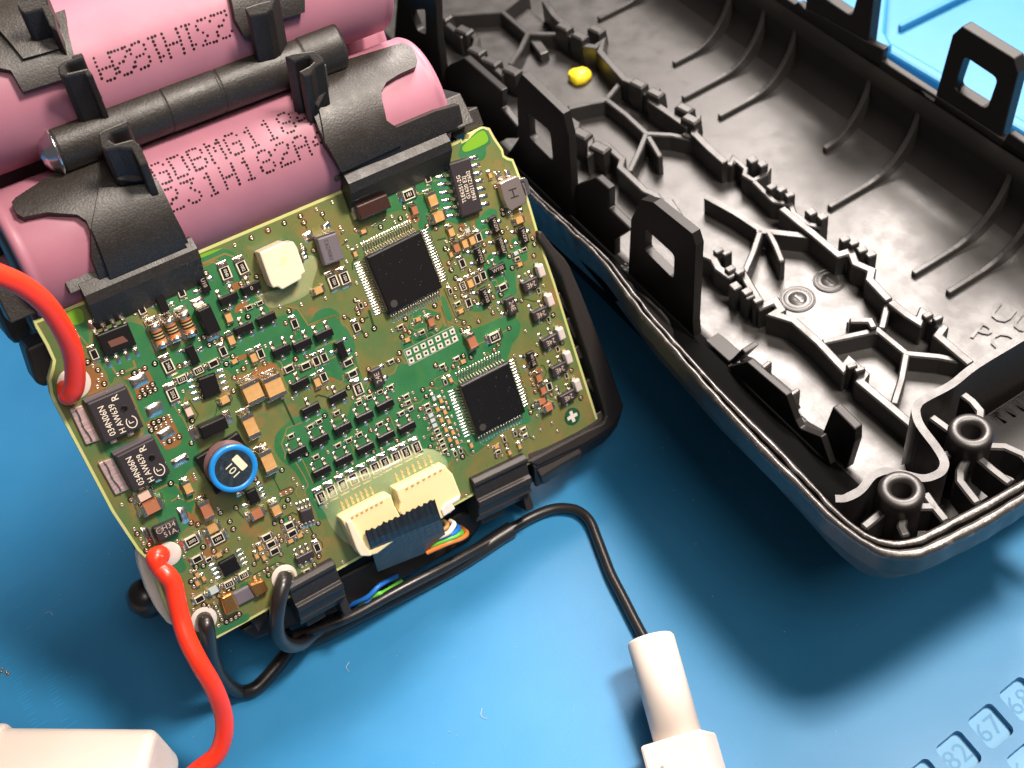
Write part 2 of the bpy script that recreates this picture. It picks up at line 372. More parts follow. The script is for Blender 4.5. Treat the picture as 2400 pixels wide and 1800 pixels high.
# raised rails of the parts tray (upper right) and ruler ticks (left)
for pts, wd, h, c_ in [([(1290, -200), (1275, 60), (1250, 330), (1300, 420)], .35, .5, 'mat'), ([(1400, 205), (1830, -10), (2100, -140)], .14, .02, 'mat')]:
    mb = MB(); P_ = [mpx('Q', *p) for p in pts]
    if h < .1: continue
    else: mb.wall(P_, wd, 0, h); put('tray_rail', mb.mesh('tray_rail', c_), work_mat, bevel=.08)
P_ = [mpx('Q', 1240, 330), mpx('Q', 2400, 1020)]
mb = MB(); mb.wall(P_, .3, 0, .35); put('tray_rail', mb.mesh('tray_rail', 'mat'), work_mat, bevel=.08)
mb = MB(); P_ = [mpx('Q', 1400, 205), mpx('Q', 2100, -140)]; mb.wall(P_, .12, 0, .18); put('tray_rail', mb.mesh('tray_rail', 'mat'), work_mat, bevel=.04)
M['tick'] = mat('ruler_scratch', (0.03, 0.26, 0.56), .4)
mb = MB()
for k in range(46):
    t = k / 45
    x = 60 + 350 * t + 6 * math.sin(k * 1.7); y = 90 + 900 * t
    L_ = 90 if k % 5 else 150
    for xx in (x, x - 260 + 60 * t):
        if random.random() < .25: continue
        mb.ribbon([mpx('y', xx, y), mpx('y', xx + L_ * .6, y - L_ * .35)], .012, .005)
o = put('ruler_mark', mb.mesh('ruler_mark', 'tick'), work_mat); o['kind'] = 'stuff'
# rust coloured speck on the mat
mb = MB(); c = V((*mpx('y', 25, 625), 0))
for k in range(7): 
    r_ = random.uniform(.012, .028); p = c + V((random.uniform(-.12, .12), random.uniform(-.09, .09), 0)); mb.lathe([(0.001, 0), (r_, .002), (r_ * .8, .02), (0.001, .03)], 8, c=p)
me = mb.mesh('rust_crumb', 'shunt'); o = put('rust_crumb', me); o['label'] = 'small rust coloured crumbs on the blue mat at the left edge'; o['category'] = 'crumb'
# dust and lint lying on the mat
M['dust'] = mat('pale_dust', (0.5, 0.5, 0.5), .8)
mb = MB(); rd_ = random.Random(5)
for k in range(260):
    x, y = rd_.uniform(-13, 10), rd_.uniform(4, 16); r_ = rd_.uniform(.004, .012); mb.lathe([(r_, .001), (0.0005, r_)], 5, c=(x, y, 0))
for k in range(9):
    x, y, a_ = rd_.uniform(-13, 8), rd_.uniform(5, 14), rd_.uniform(0, 6.28); L_ = rd_.uniform(.05, .14); P_ = [V((x, y, .008)), V((x + L_ * math.cos(a_), y + L_ * math.sin(a_), .012)), V((x + L_ * 1.5 * math.cos(a_ + .5), y + L_ * 1.5 * math.sin(a_ + .5), .008))]
    mb.tube(catmull(P_, 4), .0035, 4)
put('dust', mb.mesh('dust', 'dust'), work_mat)['kind'] = 'stuff'
# ================================================================== housing shell
HS = empty('battery_housing', SH, 'open black plastic battery housing half with ribbed floor and square holed snap tabs', 'housing')
FL = -2.7      # floor level below the rim plane
def sh(c, x, y, w=0.0): return tuple(SH.hit(*px(c, x, y), w)[:2])
outer = [sh('Z', x, y) for x, y in [(820, 40), (1040, 262), (1244, 459), (1399, 600), (1500, 735), (1570, 815), (1643, 900), (1773, 1048), (1867, 1139), (1940, 1215), (2016, 1272), (2052, 1294), (2106, 1309), (2157, 1305), (2215, 1280), (2323, 1225), (2400, 1175), (2620, 1040)]]
inner = [sh('Z', x, y) for x, y in [(860, 45), (1075, 258), (1270, 462), (1428, 603), (1530, 735), (1600, 812), (1680, 900), (1745, 965), (1817, 1034), (1871, 1092), (1907, 1131), (1950, 1178), (1985, 1212), (2030, 1246), (2065, 1260), (2105, 1264), (2142, 1257), (2215, 1220), (2323, 1163), (2400, 1119), (2600, 990)]]
BW = 15.15     # b position of the far long wall
def clampb(P_): return [(a, min(b, BW + .25)) for a, b in P_]
# rim: outer lip + inner lip with a groove between
mid = lambda P_, Q_, t: [((p[0] * (1 - t) + q[0] * t), (p[1] * (1 - t) + q[1] * t)) for p, q in zip(P_, Q_)]
def resample(P_, n):
    P_ = [V(p) for p in P_]; d = [0]
    for a, b in zip(P_, P_[1:]): d.append(d[-1] + (b - a).length)
    out = []; j = 0
    for k in range(n):
        t = d[-1] * k / (n - 1)
        while j < len(d) - 2 and d[j + 1] < t: j += 1
        f = (t - d[j]) / max(1e-9, d[j + 1] - d[j]); out.append(P_[j].lerp(P_[j + 1], f))
    return out
NO = 200
ro = resample(outer, NO); ri = resample(inner, NO)
def jit(P_, amp, seed):
    out = []
    for i, p in enumerate(P_):
        out.append(V((p.x + amp * noise.noise(V((i * .4, seed, 0))), p.y + amp * noise.noise(V((i * .4, seed, 5))))))
    return out
ro = jit(ro, .02, 1)
a1 = jit([p.lerp(q, .40) for p, q in zip(ro, ri)], .02, 3); a2 = jit([p.lerp(q, .62) for p, q in zip(ro, ri)], .03, 7)
o1 = [p.lerp(q, .04) for p, q in zip(ro, ri)]; o2 = [p.lerp(q, .08) for p, q in zip(ro, ri)]; q1_ = [p.lerp(q, .94) for p, q in zip(ro, ri)]
rings = [(ro, -.42, 0), (ro, -.08, .01), (ro, -.04, .01), (o2, 0.0, .01), ([p.lerp(q, .5) for p, q in zip(o2, a1)], .01, .02), (a1, 0.0, .02), (a1, -.03, .02), (a1, -.42, 0), (a1, -.45, 0), (a2, -.45, 0), (a2, -.42, 0), (a2, -.05, .02), (a2, -.02, .02), ([p.lerp(q, .5) for p, q in zip(a2, q1_)], -.005, .015), (q1_, -.02, .01), (ri, -.05, .01), (ri, -1.0, 0)]
mb = MB(); vs = []; fs = []
for (P_, z, j) in rings:
    for i, p in enumerate(P_): vs.append((p.x, p.y, z + j * noise.noise(V((i * .3, z, 2)))))
for r in range(len(rings) - 1):
    for i in range(NO - 1): fs.append((r * NO + i, r * NO + i + 1, (r + 1) * NO + i + 1, (r + 1) * NO + i))
mb.add(vs, fs, 0, True)
for i, f in enumerate(mb.f): mb.m[i] = 0 if i // (NO - 1) in (1, 2, 3, 4, 5, 11, 12, 13, 14) else 1
put('rim', fixn(mb.mesh('rim', ['shellrim', 'shell'])), HS)
# outer hull: curves in under the rim down to the mat plane
HB = RIMD - H + .02
hull = []
cen = V((sum(p.x for p in ro) / NO, 11.0))
def inset(P_, d, NO=NO):
    out = []
    for i, p in enumerate(P_):
        k = 2 + int(9 * min(d, 2)); t = (P_[min(i + k, NO - 1)] - P_[max(i - k, 0)]).normalized(); out.append(p + V((-t.y, t.x)) * d)
    return out
ringsH = [(ro, -.42), (inset(ro, .18), -.65), (inset(ro, .9), -1.8), (inset(ro, 1.7), -2.9), (inset(ro, 2.0), HB)]
mb = MB(); vs = []; fs = []
for P_, z in ringsH:
    for p in P_: vs.append((p.x, p.y, z))
for r in range(len(ringsH) - 1):
    for i in range(NO - 1): fs.append((r * NO + i + 1, r * NO + i, (r + 1) * NO + i, (r + 1) * NO + i + 1))
mb.add(vs, fs, 0, True)
put('hull', fixn(mb.mesh('hull', 'shell')), HS)
# floor trough: flat floor, curving up into the far wall
a0, a1_ = -34.0, -6.75
FR = FL - .8
prof = [(7.2, -.75), (7.25, -1.3), (8.5, -2.6), (8.6, FL + .04), (8.63, FL), (8.8, FL), (10, FL), (11.5, FL), (11.66, FL), (11.68, FL - .02), (11.70, FR + .02), (11.72, FR), (11.9, FR), (13, FR), (14.2, FR), (14.35, FR)]
for k in range(1, 9):
    t = math.pi / 2 * k / 8; prof.append((14.35 + .78 * math.sin(t), FR + .8 * (1 - math.cos(t))))
prof += [(15.14, FR + 1.2), (15.14, FR + 1.7)]
mb = MB(); nA = 30; vs = []
for i in range(nA + 1):
    a = a0 + (a1_ - a0) * i / nA
    for (b, z) in prof: vs.append((a, b, z))
nP = len(prof); fs = [(i * nP + k, (i + 1) * nP + k, (i + 1) * nP + k + 1, i * nP + k + 1) for i in range(nA) for k in range(nP - 1)]
mb.add(vs, fs, 0, True); mb.m = [1 if i % (nP - 1) < 3 else 2 if i % (nP - 1) > 18 else 0 for i in range(len(mb.m))]; floor = put('floor', mb.mesh('floor', ['shellfloor', 'channel_shade', 'shell_shaded']), HS)
sm = floor.modifiers.new('s', 'SOLIDIFY'); sm.thickness = .15; sm.offset = -1
# far wall and its tabs, traced on the plane b = BW
def wallpoly(c, pts, b): return [(lambda h: (h.x, h.z))(SH.hitb(*px(c, x, y), b)) for x, y in pts]
def vplate(name, poly, b, th, holes=(), m='shell_shaded', bev=.03):
    mb = MB(); mb.prism(poly, -th, 0, holes=holes); me = mb.mesh(name, m)
    me = weld(me)
    return put(name, me, HS, loc=(0, b, 0), rot=(math.pi / 2, 0, 0), bevel=bev)
wp = wallpoly('Q', [(-900, -600), (-120, -420), (560, -10), (660, 55), (750, 15), (750, -60), (790, -30), (790, 62), (825, 90), (850, -90), (1225, -60), (1190, 262), (1225, 290), (1300, 320), (1300, 215), (1305, 212), (1280, 450), (1460, 580), (1560, 515), (1560, 600), (1615, 640), (1640, 600), (1740, 230), (1800, 175), (2140, 385), (2165, 480), (2085, 790), (2035, 935), (2060, 955), (2100, 860), (2300, 985), (2700, 1200), (3000, 1400)], BW)
wp = [p for p in wp]
w_top = wallpoly('Q', [(-900, -600), (-120, -420), (560, -10), (660, 55), (750, 15), (790, 62), (825, 70), (1190, 270), (1225, 285), (1300, 320), (1280, 450), (1460, 580), (1550, 590), (1620, 635), (2040, 935), (2060, 950), (2110, 860), (2300, 985), (2900, 1350)], BW)
poly = w_top + [(w_top[-1][0], -1.6), (w_top[0][0], -1.6)]; print('WT', [(round(p[0],1),round(p[1],2)) for p in w_top])
vplate('wall', poly, BW, .16)
def hole_rr(pts, b, r=.12):
    P_ = [V(p) for p in pts]; out = []
    n = len(P_)
    for i in range(n):
        p = P_[i]; a = (P_[i - 1] - p).normalized(); c = (P_[(i + 1) % n] - p).normalized()
        for t in (0, .33, .66, 1): out.append(tuple(p + a * r * (1 - t) ** 2 + c * r * t ** 2))
    return out
T2 = wallpoly('Q', [(1610, 700), (1740, 230), (1800, 175), (2140, 385), (2165, 480), (2085, 790), (2030, 1010)], BW)
h2 = hole_rr(wallpoly('Q', [(1815, 370), (2030, 515), (1960, 715), (1745, 580)], BW), BW)
vplate('snap_tab', T2, BW + .03, .24, [h2])
T1 = wallpoly('Q', [(770, 170), (840, -330), (900, -380), (1240, -170), (1262, -80), (1225, 20), (1180, 400)], BW)
h1 = hole_rr(wallpoly('Q', [(905, -200), (1130, -50), (1085, 112), (870, -30)], BW), BW)
vplate('snap_tab', T1, BW + .03, .24, [h1])
# ledge return pieces on top of the far wall
for c_, pts in [('Q', [(1460, 580), (1565, 515)]), ('Q', [(660, 55), (752, 10)])]:
    pass
# near tabs with square holes (b = const planes)
def near_tab(c, pts, hole, b, th=.16, name='snap_tab'):
    zm = -1.5 - (b - 7.45) * .95
    P_ = [(p[0], max(p[1], zm)) for p in wallpoly(c, pts, b)]; hh = [hole_rr(wallpoly(c, hole, b), b, .10)] if hole else []
    return vplate(name, P_, b, th, hh, m='shell_shaded')
b1 = SH.hit(*px('U', 1000, 560), .55).y
near_tab('U', [(890, 480), (1160, 738), (1195, 880), (1225, 1400), (1230, 1700), (900, 1600), (870, 900), (858, 560)], [(930, 730), (1075, 850), (1095, 1045), (940, 890)], b1)
near_tab('W', [(500, 0), (740, 0), (890, 130), (915, 210), (895, 700), (912, 1000), (500, 1000), (480, 400), (497, 100)][0:0] + [(495, 40), (560, -90), (640, -70), (890, 130), (915, 210), (895, 700), (912, 1050), (470, 800), (478, 400)], [(590, 100), (775, 270), (770, 425), (580, 235)], b1)
near_tab('U', [(90, -60), (330, -60), (345, 250), (390, 560), (300, 700), (60, 300)], [(165, 70), (265, 60), (270, 225), (215, 200)], b1)
near_tab('W', [(1725, 1445), (1800, 1255), (1945, 1400), (1945, 1480), (1890, 1659), (1830, 2000), (1480, 1800), (1500, 1340), (1520, 1340), (1590, 1380), (1722, 1448)], None, b1 + .35)
near_tab('W', [(1130, 1000), (1165, 985), (1245, 962), (1500, 1180), (1560, 1340), (1590, 1400), (1590, 1700), (1120, 1400)], None, b1 + .5, name='inner_wall')
near_tab('U', [(1215, 1250), (1240, 1200), (1370, 1150), (1455, 1225), (1455, 1350), (1600, 1490), (1490, 1560), (1500, 1750), (1200, 1750)], None, b1 + .1, name='inner_wall')
near_tab('U', [(420, 420), (515, 375), (760, 590), (760, 700), (860, 820), (860, 900), (790, 900), (800, 1300), (420, 1000)], None, b1 + .1, name='inner_wall')
bI = SH.hit(*px('W', 1300, 1010), -1.75).y
near_tab('W', [(1125, 1010), (1165, 985), (1245, 962), (1370, 1070), (1500, 1180), (1560, 1340), (1590, 1395), (1725, 1450), (1760, 1900), (1120, 1700)], None, bI, th=.12, name='inner_wall')
near_tab('W', [(980, 1010), (1130, 960), (1210, 880), (1235, 905), (1150, 1000), (990, 1060)], None, bI + .12, th=.3, name='inner_lip')
M['shellrib'] = M['shellfloor']
# ribs: (crop, points, height above floor of the top, width)
def rib(c, pts, top=-2.1, wd=.13, name='rib', base=None):
    P_ = [sh(c, x, y, top) for x, y in pts]
    mb = MB(); mb.wall(P_, wd, (FL - .1) if base is None else base, top); return put(name, mb.mesh(name, 'shellrib'), HS, bevel=.025, seg=1)
tz = -2.32
rib('U', [(440, 92), (600, 80), (765, 70), (930, 212), (1080, 215), (1245, 222)], tz)
rib('U', [(765, 68), (850, 0), (930, -60)], tz); rib('U', [(930, 215), (880, 320), (815, 415)], tz)
rib('U', [(945, 215), (1040, 340)], -2.45, .22)
spL = [(340, 10), (345, 80), (410, 150), (500, 225), (560, 195), (600, 250), (585, 300), (640, 370), (760, 470), (800, 432), (870, 460), (930, 482), (1040, 600), (1160, 735), (1190, 760), (1250, 800), (1240, 840), (1340, 895), (1335, 985), (1400, 935), (1440, 930), (1500, 990), (1545, 1030), (1530, 1080), (1690, 1230), (1760, 1260), (1800, 1310), (1850, 1300), (1930, 1420)]
rib('U', spL, tz + .15, .15, name='spine')
for (x, y) in [(385, 110), (520, 200), (600, 330), (700, 400), (830, 460), (1280, 870), (1400, 960)]:
    mb = MB(); p = sh('U', x, y, tz + .2); mb.chip(.22, .14, FL, tz + .25, .05); put('snap_block', mb.mesh('snap_block', 'shellrib'), HS, (p[0], p[1], 0), rz=.25)
rib('U', [(1190, 692), (1330, 660), (1440, 640), (1570, 740), (1700, 862), (1860, 870), (2030, 903)], tz)
rib('U', [(1700, 862), (1660, 960), (1590, 1110)], tz); rib('U', [(1712, 880), (1790, 1010)], -2.2, .12); rib('U', [(1440, 640), (1540, 520)], tz)
spR = [(1040, 0), (1100, 90), (1140, 130), (1200, 170), (1190, 210), (1300, 290), (1370, 300), (1420, 260), (1400, 330), (1460, 400), (1560, 510), (1640, 540), (1700, 600), (1760, 590), (1730, 650), (1860, 740), (1960, 810), (2030, 770), (2010, 860), (2110, 960), (2212, 1050)]
rib('U', spR, tz + .15, .15, name='spine', base=FR - .05)
for (x, y) in [(1170, 190), (1270, 250), (1380, 210), (1650, 560), (1760, 620), (1950, 720), (1990, 790)]:
    mb = MB(); p = sh('U', x, y, tz + .2); mb.chip(.20, .13, FL, tz + .3, .05); put('snap_block', mb.mesh('snap_block', 'shellrib'), HS, (p[0], p[1], 0), rz=.2)
# spines further down, with their arrow shaped catches
spR2 = [(310, 0), (430, 60), (560, 130), (700, 30), (850, 130), (1010, 270), (1100, 290), (1230, 365), (1215, 430), (1340, 555), (1560, 690), (1550, 640), (1690, 740), (1660, 790), (1870, 975)]
rib('X', [(640, -40), (760, 60), (850, 130), (1010, 265), (1090, 240), (1120, 320), (1225, 365), (1212, 425), (1340, 560)], tz + .1, .16, name='spine', base=FR - .05)
rib('X', [(1345, 565), (1450, 650), (1530, 700), (1555, 640), (1690, 740), (1655, 790), (1870, 972)], tz + .1, .16, name='spine', base=FR - .05)
rib('Q', [(0, 860), (100, 900), (230, 1040), (310, 1060), (330, 1020), (410, 1090), (400, 1130), (460, 1165), (540, 1120), (560, 1080)], tz + .05, .12, name='spine', base=FR - .05)
rib('Q', [(460, 1170), (590, 1300), (700, 1320), (720, 1380), (820, 1450), (900, 1470)], tz + .05, .12, name='spine', base=FR - .05)
rib('X', [(60, 230), (200, 290), (230, 350), (300, 400), (380, 370), (480, 540), (510, 600), (600, 560), (640, 620), (590, 650), (720, 690), (880, 830), (1040, 1000), (1080, 950), (1180, 1040), (1150, 1085), (1300, 1210), (1520, 1395)], tz + .1, .16, name='spine')
for c_, x, y, s_ in [('Q', 475, 1060, .26), ('Q', 860, 1400, .26), ('Q', 660, 1260, .2), ('Q', 600, 1230, .22), ('X', 250, 260, .18), ('X', 330, 380, .2), ('X', 370, 500, .26), ('X', 450, 560, .2), ('X', 1070, 190, .2), ('X', 1180, 260, .22), ('X', 1610, 680, .18), ('X', 1110, 1010, .16)]:
    mb = MB(); p = sh(c_, x, y, tz + .15); mb.box(-s_ * .9, -s_ * .1, -.10, .10, FR, tz + .17, 0, .01); mb.box(s_ * .15, s_ * .85, -.04, .16, FR, tz + .22, 0, .01); put('snap_catch', mb.mesh('snap_catch', 'shellrib'), HS, (p[0], p[1], 0), rz=-.3 + .3 * random.random(), bevel=.02, seg=1)
rib('W', [(980, -110), (1180, 0), (1330, 100), (1330, 110), (1690, 150)], tz); rib('W', [(1335, 105), (1290, 240), (1225, 395)], tz); rib('W', [(1385, 115), (1430, 200), (1475, 310)], -2.2, .12)
rib('X', [(1335, 560), (1315, 640), (1290, 745)], tz); rib('X', [(905, 830), (1090, 790), (1265, 752), (1360, 830), (1450, 905), (1660, 925), (1870, 965)], tz); rib('X', [(1450, 905), (1420, 1070), (1370, 1235)], tz)
rib('X', [(1080, 690), (1215, 690), (1240, 740)], tz + .1); rib('X', [(1080, 692), (1125, 755), (1200, 760)], tz - .2)
rib('W', [(1345, 1000), (1400, 955)], -2.3, .10); rib('W', [(1505, 1190), (1585, 1135)], -2.3, .1)
# curved ribs climbing the far wall
def wrib(c, pts, top=.22, wd=.12, over=.12):
    """rib following the trough profile from floor to wall; points give the foot and direction"""
    a = V(sh(c, *pts[0], FR))
    mb = MB(); vs = []; n = 22; b0 = a.y; b1_ = 15.13
    def zp(bb):
        for (u0, z0), (u1, z1) in zip(prof[11:], prof[12:]):
            if u0 <= bb <= u1: return z0 + (z1 - z0) * (bb - u0) / (u1 - u0)
        return FR
    for i in range(n + 1):
        bb = b0 + (b1_ - b0) * math.sin(math.pi / 2 * i / n); t = max(0, (bb - 13.9) / (15.16 - 13.9)); zt = FR + over + 1.5 * (1 - math.sqrt(max(0, 1 - t * t)))
        for s_ in (-wd / 2, wd / 2): vs += [V((a.x + s_, bb, min(zp(bb), zt) - .05)), V((a.x + s_, bb, zt))]
    n += 1; fs = []
    for i in range(n - 1):
        o = i * 4; fs += [(o + 1, o + 3, o + 7, o + 5), (o, o + 1, o + 5, o + 4), (o + 3, o + 2, o + 6, o + 7)]
    fs += [(0, 2, 3, 1)]
    mb.add(vs, fs); put('wall_rib', fixn(mb.mesh('wall_rib', 'shellfloor')), HS, bevel=.02, seg=1)
for c_, p in [('Q', (235, 775)), ('Q', (945, 1365)), ('X', (1490, 412)), ('X', (1712, 535)), ('Q', (-60, 430)), ('Q', (0, 655)), ('Q', (915, 990)), ('U', (1390, 140))]:
    wrib(c_, [p, p])
# round mould stamps
for c_, x, y, r in [('X', 950, 437, .30), ('X', 745, 555, .33)]:
    p = sh(c_, x, y, FL); mb = MB(); mb.lathe([(r * .62, .012), (r * .66, .03), (r * .72, .012), (r * .9, .012), (r * .96, .03), (r, -.02)], 32); mb.lathe([(0.001, .02), (r * .5, .02), (r * .56, -.01)], 24)
    st = put('mould_stamp', mb.mesh('mould_stamp', 'shellfloor'), HS, (p[0], p[1], FL))
    mb = MB(); mb.box(-r * .22, r * .3, -.02, .02, .02, .04); mb.prism([(r * .3, -.05), (r * .45, 0), (r * .3, .05)], .02, .04); put('arrow', mb.mesh('arrow', 'shellfloor'), st)
for t, c_, x, y, s_ in [('PG', 'X', 2010, 815, .62), ('UU', 'X', 2140, 690, .6)]:
    p = sh(c_, x, y, FR); a = V(sh(c_, x + 100, y + 45, FR)) - V(p)
    put('raised_letters', text_mesh(t, s_, 'shellfloor'), HS, (p[0], p[1], FR + .03), rz=math.atan2(a.y, a.x))
# rib behind the screw boss bay: divider wall
DW = -.35
div = [(1900, 690), (1745, 780), (1560, 895), (1520, 940), (1512, 985), (1540, 1060), (1640, 1200), (1695, 1290), (1700, 1340), (1650, 1380), (1560, 1412), (1440, 1380), (1330, 1358), (1270, 1375), (1220, 1410), (1150, 1490), (1060, 1540), (1000, 1548)]
P_ = [sh('Y', x, y - 800, DW) for x, y in div]; P0 = [sh('X', 2500, 620, DW)] + [sh('X', 2212, 797, DW)]
P_ = P0 + [sh('X', 1900, 985, DW)] + [sh('Y', 1745, 0, DW), sh('Y', 1560, 100, DW), sh('Y', 1520, 140, DW), sh('Y', 1512, 185, DW), sh('Y', 1540, 268, DW), sh('Y', 1640, 402, DW), sh('Y', 1692, 490, DW), sh('Y', 1690, 545, DW), sh('Y', 1650, 585, DW), sh('Y', 1560, 610, DW), sh('Y', 1440, 585, DW), sh('Y', 1330, 562, DW), sh('Y', 1270, 575, DW), sh('Y', 1220, 605, DW), sh('Y', 1150, 690, DW), sh('Y', 1060, 738, DW), sh('Y', 990, 742, DW)]
P_ = [tuple(p) for p in catmull([V((*p, 0)) for p in P_], 4)]; P_ = [(p[0], p[1]) for p in P_]
mb = MB(); mb.wall(P_, .12, FL - .1, DW); mb.v = [(v[0], v[1], max(v[2], -1.3 - max(0, v[1] - 7.6) * .8) if v[2] < DW - .1 and v[1] < 9.6 else v[2]) for v in mb.v]; put('divider_wall', mb.mesh('divider_wall', 'shell'), HS)
# screw bosses
for x, y in [(1420, 680), (1872, 300)]:
    z = -.15; p = sh('Y', x, y, z); r = .31
    mb = MB(); mb.lathe([(.13, -1.2), (.13, -.06), (.155, 0.0), (.20, .02), (.26, .015), (.295, -.01), (r, -.05), (.30, -.2), (.30, -.5), (.33, -1.5)], 36); b_ = put('screw_boss', fixn(mb.mesh('screw_boss', 'shell')), HS, (p[0], p[1], z))
    mb = MB(); mb.lathe([(0.001, -1.1), (.14, -1.1)], 24); put('boss_bore', mb.mesh('boss_bore', 'hole'), b_)
for pts in [[(1945, 395), (2090, 400), (2215, 455), (2260, 520)], [(1905, 460), (2010, 550), (2125, 640)], [(1840, 480), (1800, 560), (1800, 625), (1850, 690), (1915, 770)], [(1610, 205), (1740, 300)], [(1815, 60), (1880, 110), (1930, 170), (1925, 235), (1900, 250)], [(1570, 700), (1640, 800), (1710, 885)], [(1520, 790), (1650, 790)], [(1430, 860), (1420, 920), (1450, 985)], [(1300, 820), (1215, 890), (1170, 925)], [(1680, 470), (1730, 440)]]:
    rib('Y', pts, -.45, .13, name='boss_rib', base=-1.0)
mb = MB(); bayp = [(-5.6, 6.9), (-5.0, 6.8), (-4.8, 8.0), (-4.6, 15)]
a_ = [sh('Y', 1000, 745, -2.4), sh('Y', 1700, 500, -2.4), sh('Y', 1560, 110, -2.4), sh('X', 2600, 640, -2.4), sh('Y', 2700, 500, -2.4)]
ii = [p for p in ri if p.x > -6.8]
mb.prism([(p.x, p.y) for p in inset(ri, .62) if p.x > -7.2] + [(-4.6, 10.5), (-6.9, 9.6)], -1.55, -1.45); put('bay_floor', mb.mesh('bay_floor', 'shell'), HS)
mb = MB(); mb.box(-7.0, -5.75, 8.8, 15.3, -1.9, -1.62); mb.box(-6.98, -6.72, 10.4, 15.3, -3.6, -1.62); put('bay_floor', mb.mesh('bay_floor', 'shell_shaded'), HS)
# yellow sealant dab on the floor
p = SH.M @ SH.hit(*px('U', 1270, 505), FL + .05)
mb = MB(); mb.lathe([(.22, -.06), (.24, .02), (.22, .12), (.12, .18), (0.001, .19)], 14)
for i, v in enumerate(mb.v): k = 1 + .3 * noise.noise(V(v) * 6); mb.v[i] = (v[0] * k * 1.05, v[1] * k, v[2])
o = put('sealant_dab', mb.mesh('sealant_dab', 'yellow')); o.matrix_world = Matrix.Translation(p) @ SH.M.to_3x3().to_4x4(); o['label'] = 'small yellow sealant dab on the housing floor'; o['category'] = 'sealant'
# ================================================================== battery cells
CR = .92
WA = -.55
VA = PK.hit(650, 360, WA).y
def rimx(x, y, cy, cz): return PK.cyl(x, y, cy, cz, CR).x
xL = rimx(38, 600, VA, WA); xR = rimx(1050, 240, VA, WA)
CY_A, CY_B, CY_C = (VA, WA), (VA + 1.0, WA - 1.62), (VA + 2.0, WA)
FONT = {'G': "01110 10001 10000 10111 10001 10001 01111", 'D': "11110 10001 10001 10001 10001 10001 11110", 'B': "11110 10001 10001 11110 10001 10001 11110", 'M': "10001 11011 10101 10101 10001 10001 10001",
        '1': "00100 01100 00100 00100 00100 00100 01110", '8': "01110 10001 10001 01110 10001 10001 01110", '2': "01110 10001 00001 00110 01000 10000 11111", '3': "11111 00010 00100 00010 00001 10001 01110",
        'H': "10001 10001 10001 11111 10001 10001 10001", 'A': "01110 10001 10001 11111 10001 10001 10001", '4': "00010 00110 01010 10010 11111 00010 00010", 'S': "01111 10000 10000 01110 00001 00001 11110"}
def cell(cy, cz, x0, x1, label, lines=(), flip=False):
    L = x1 - x0
    Mx = PK.M @ Matrix.Translation((x0, cy, cz))
    e = empty('battery_cell', Mx, label, 'battery cell', 'pink cylindrical cells held in the black holder')
    prof = [(CR - .16, .02), (CR - .14, -.012), (CR - .03, .0), (CR, .05), (CR, .10), (CR - .012, .13), (CR, .17)] + [(CR, L * k / 8) for k in range(1, 8)] + [(CR, L - .17), (CR - .012, L - .13), (CR, L - .10), (CR, L - .05), (CR - .03, L), (CR - .14, L + .012), (CR - .16, L - .02)]
    mb = MB(); mb.lathe(prof, 72, axis='x'); me = mb.mesh('sleeve', 'cell'); put('sleeve', fixn(me), e)
    mb = MB(); mb.lathe([(0.001, -.03), (.5, -.03), (.55, .03), (CR - .12, .03)], 32, axis='x'); put('can_end', fixn(mb.mesh('can_end', 'cellend')), e)
    mb = MB(); mb.lathe([(0.001, L + .06), (.35, L + .06), (.38, L - .03), (CR - .12, L - .03)], 32, axis='x'); put('can_end', fixn(mb.mesh('can_end', 'cellend')), e)
    # dot matrix code wrapped on the sleeve
    if lines:
        mb = MB(); rr_ = CR + .0025
        for (txt, px0, py0, px1, py1, dp) in lines:
            A_ = PK.cyl(px0, py0, cy, cz, CR); B_ = PK.cyl(px1, py1, cy, cz, CR)
            tA = math.atan2(A_.z - cz, A_.y - cy); tB = math.atan2(B_.z - cz, B_.y - cy)
            n = len(txt) - 1
            for i, ch in enumerate(txt):
                rows = FONT[ch].split()
                f = i / n; xc = A_.x + (B_.x - A_.x) * f; tc_ = tA + (tB - tA) * f
                for r_, row in enumerate(rows):
                    for c_, b_ in enumerate(row):
                        if b_ == '1':
                            dx = (c_ - 2) * dp; dt = -(3 - r_) * dp * 1.08 / CR
                            if flip: dx, dt = -dx, -dt
                            x = xc + dx + random.uniform(-.006, .006) - x0; t = tc_ + dt + random.uniform(-.005, .005)
                            rd = .0195 * random.uniform(.85, 1.15); vs = []
                            for k in range(8):
                                a = 2 * math.pi * k / 8; tt = t + rd * math.sin(a) / CR
                                vs.append((x + rd * math.cos(a), rr_ * math.cos(tt), rr_ * math.sin(tt)))
                            mb.add(vs, [tuple(range(8))[::-1]])
        put('printed_code', mb.mesh('printed_code', 'ink'), e)['kind'] = 'stuff'
    return e
S_ = lambda x, y: px('S', x, y)
cell(*CY_A, xL, xR, 'pink cell beside the circuit board with two rows of dotted code ending in 182A', [('GDBMG1184', *S_(1040, 1122), *S_(1965, 750), .0455), ('231H182A4', *S_(1120, 1290), *S_(2070, 905), .0455)])
cell(*CY_B, xL - .1, xR + .1, 'pink cell mostly hidden beneath the black tube, its bare end at the upper right')
cell(*CY_C, xL + .0, xR - .2, 'pink cell at the top edge with its dotted code printed upside down', [('A281H132', *S_(688, 440), *S_(1440, 165), .049)], flip=True)
# lower rows of the pack (behind, only glimpsed in the gaps)
for cy, cz, lab in [(VA - 1.0, WA - 1.62, 'pink cell deep under the circuit board behind the first row'), (VA + 3.0, WA - 1.62, 'pink cell of the rear row at the top left corner')]:
    cell(cy, cz, xL - .05, xR + .05, lab)
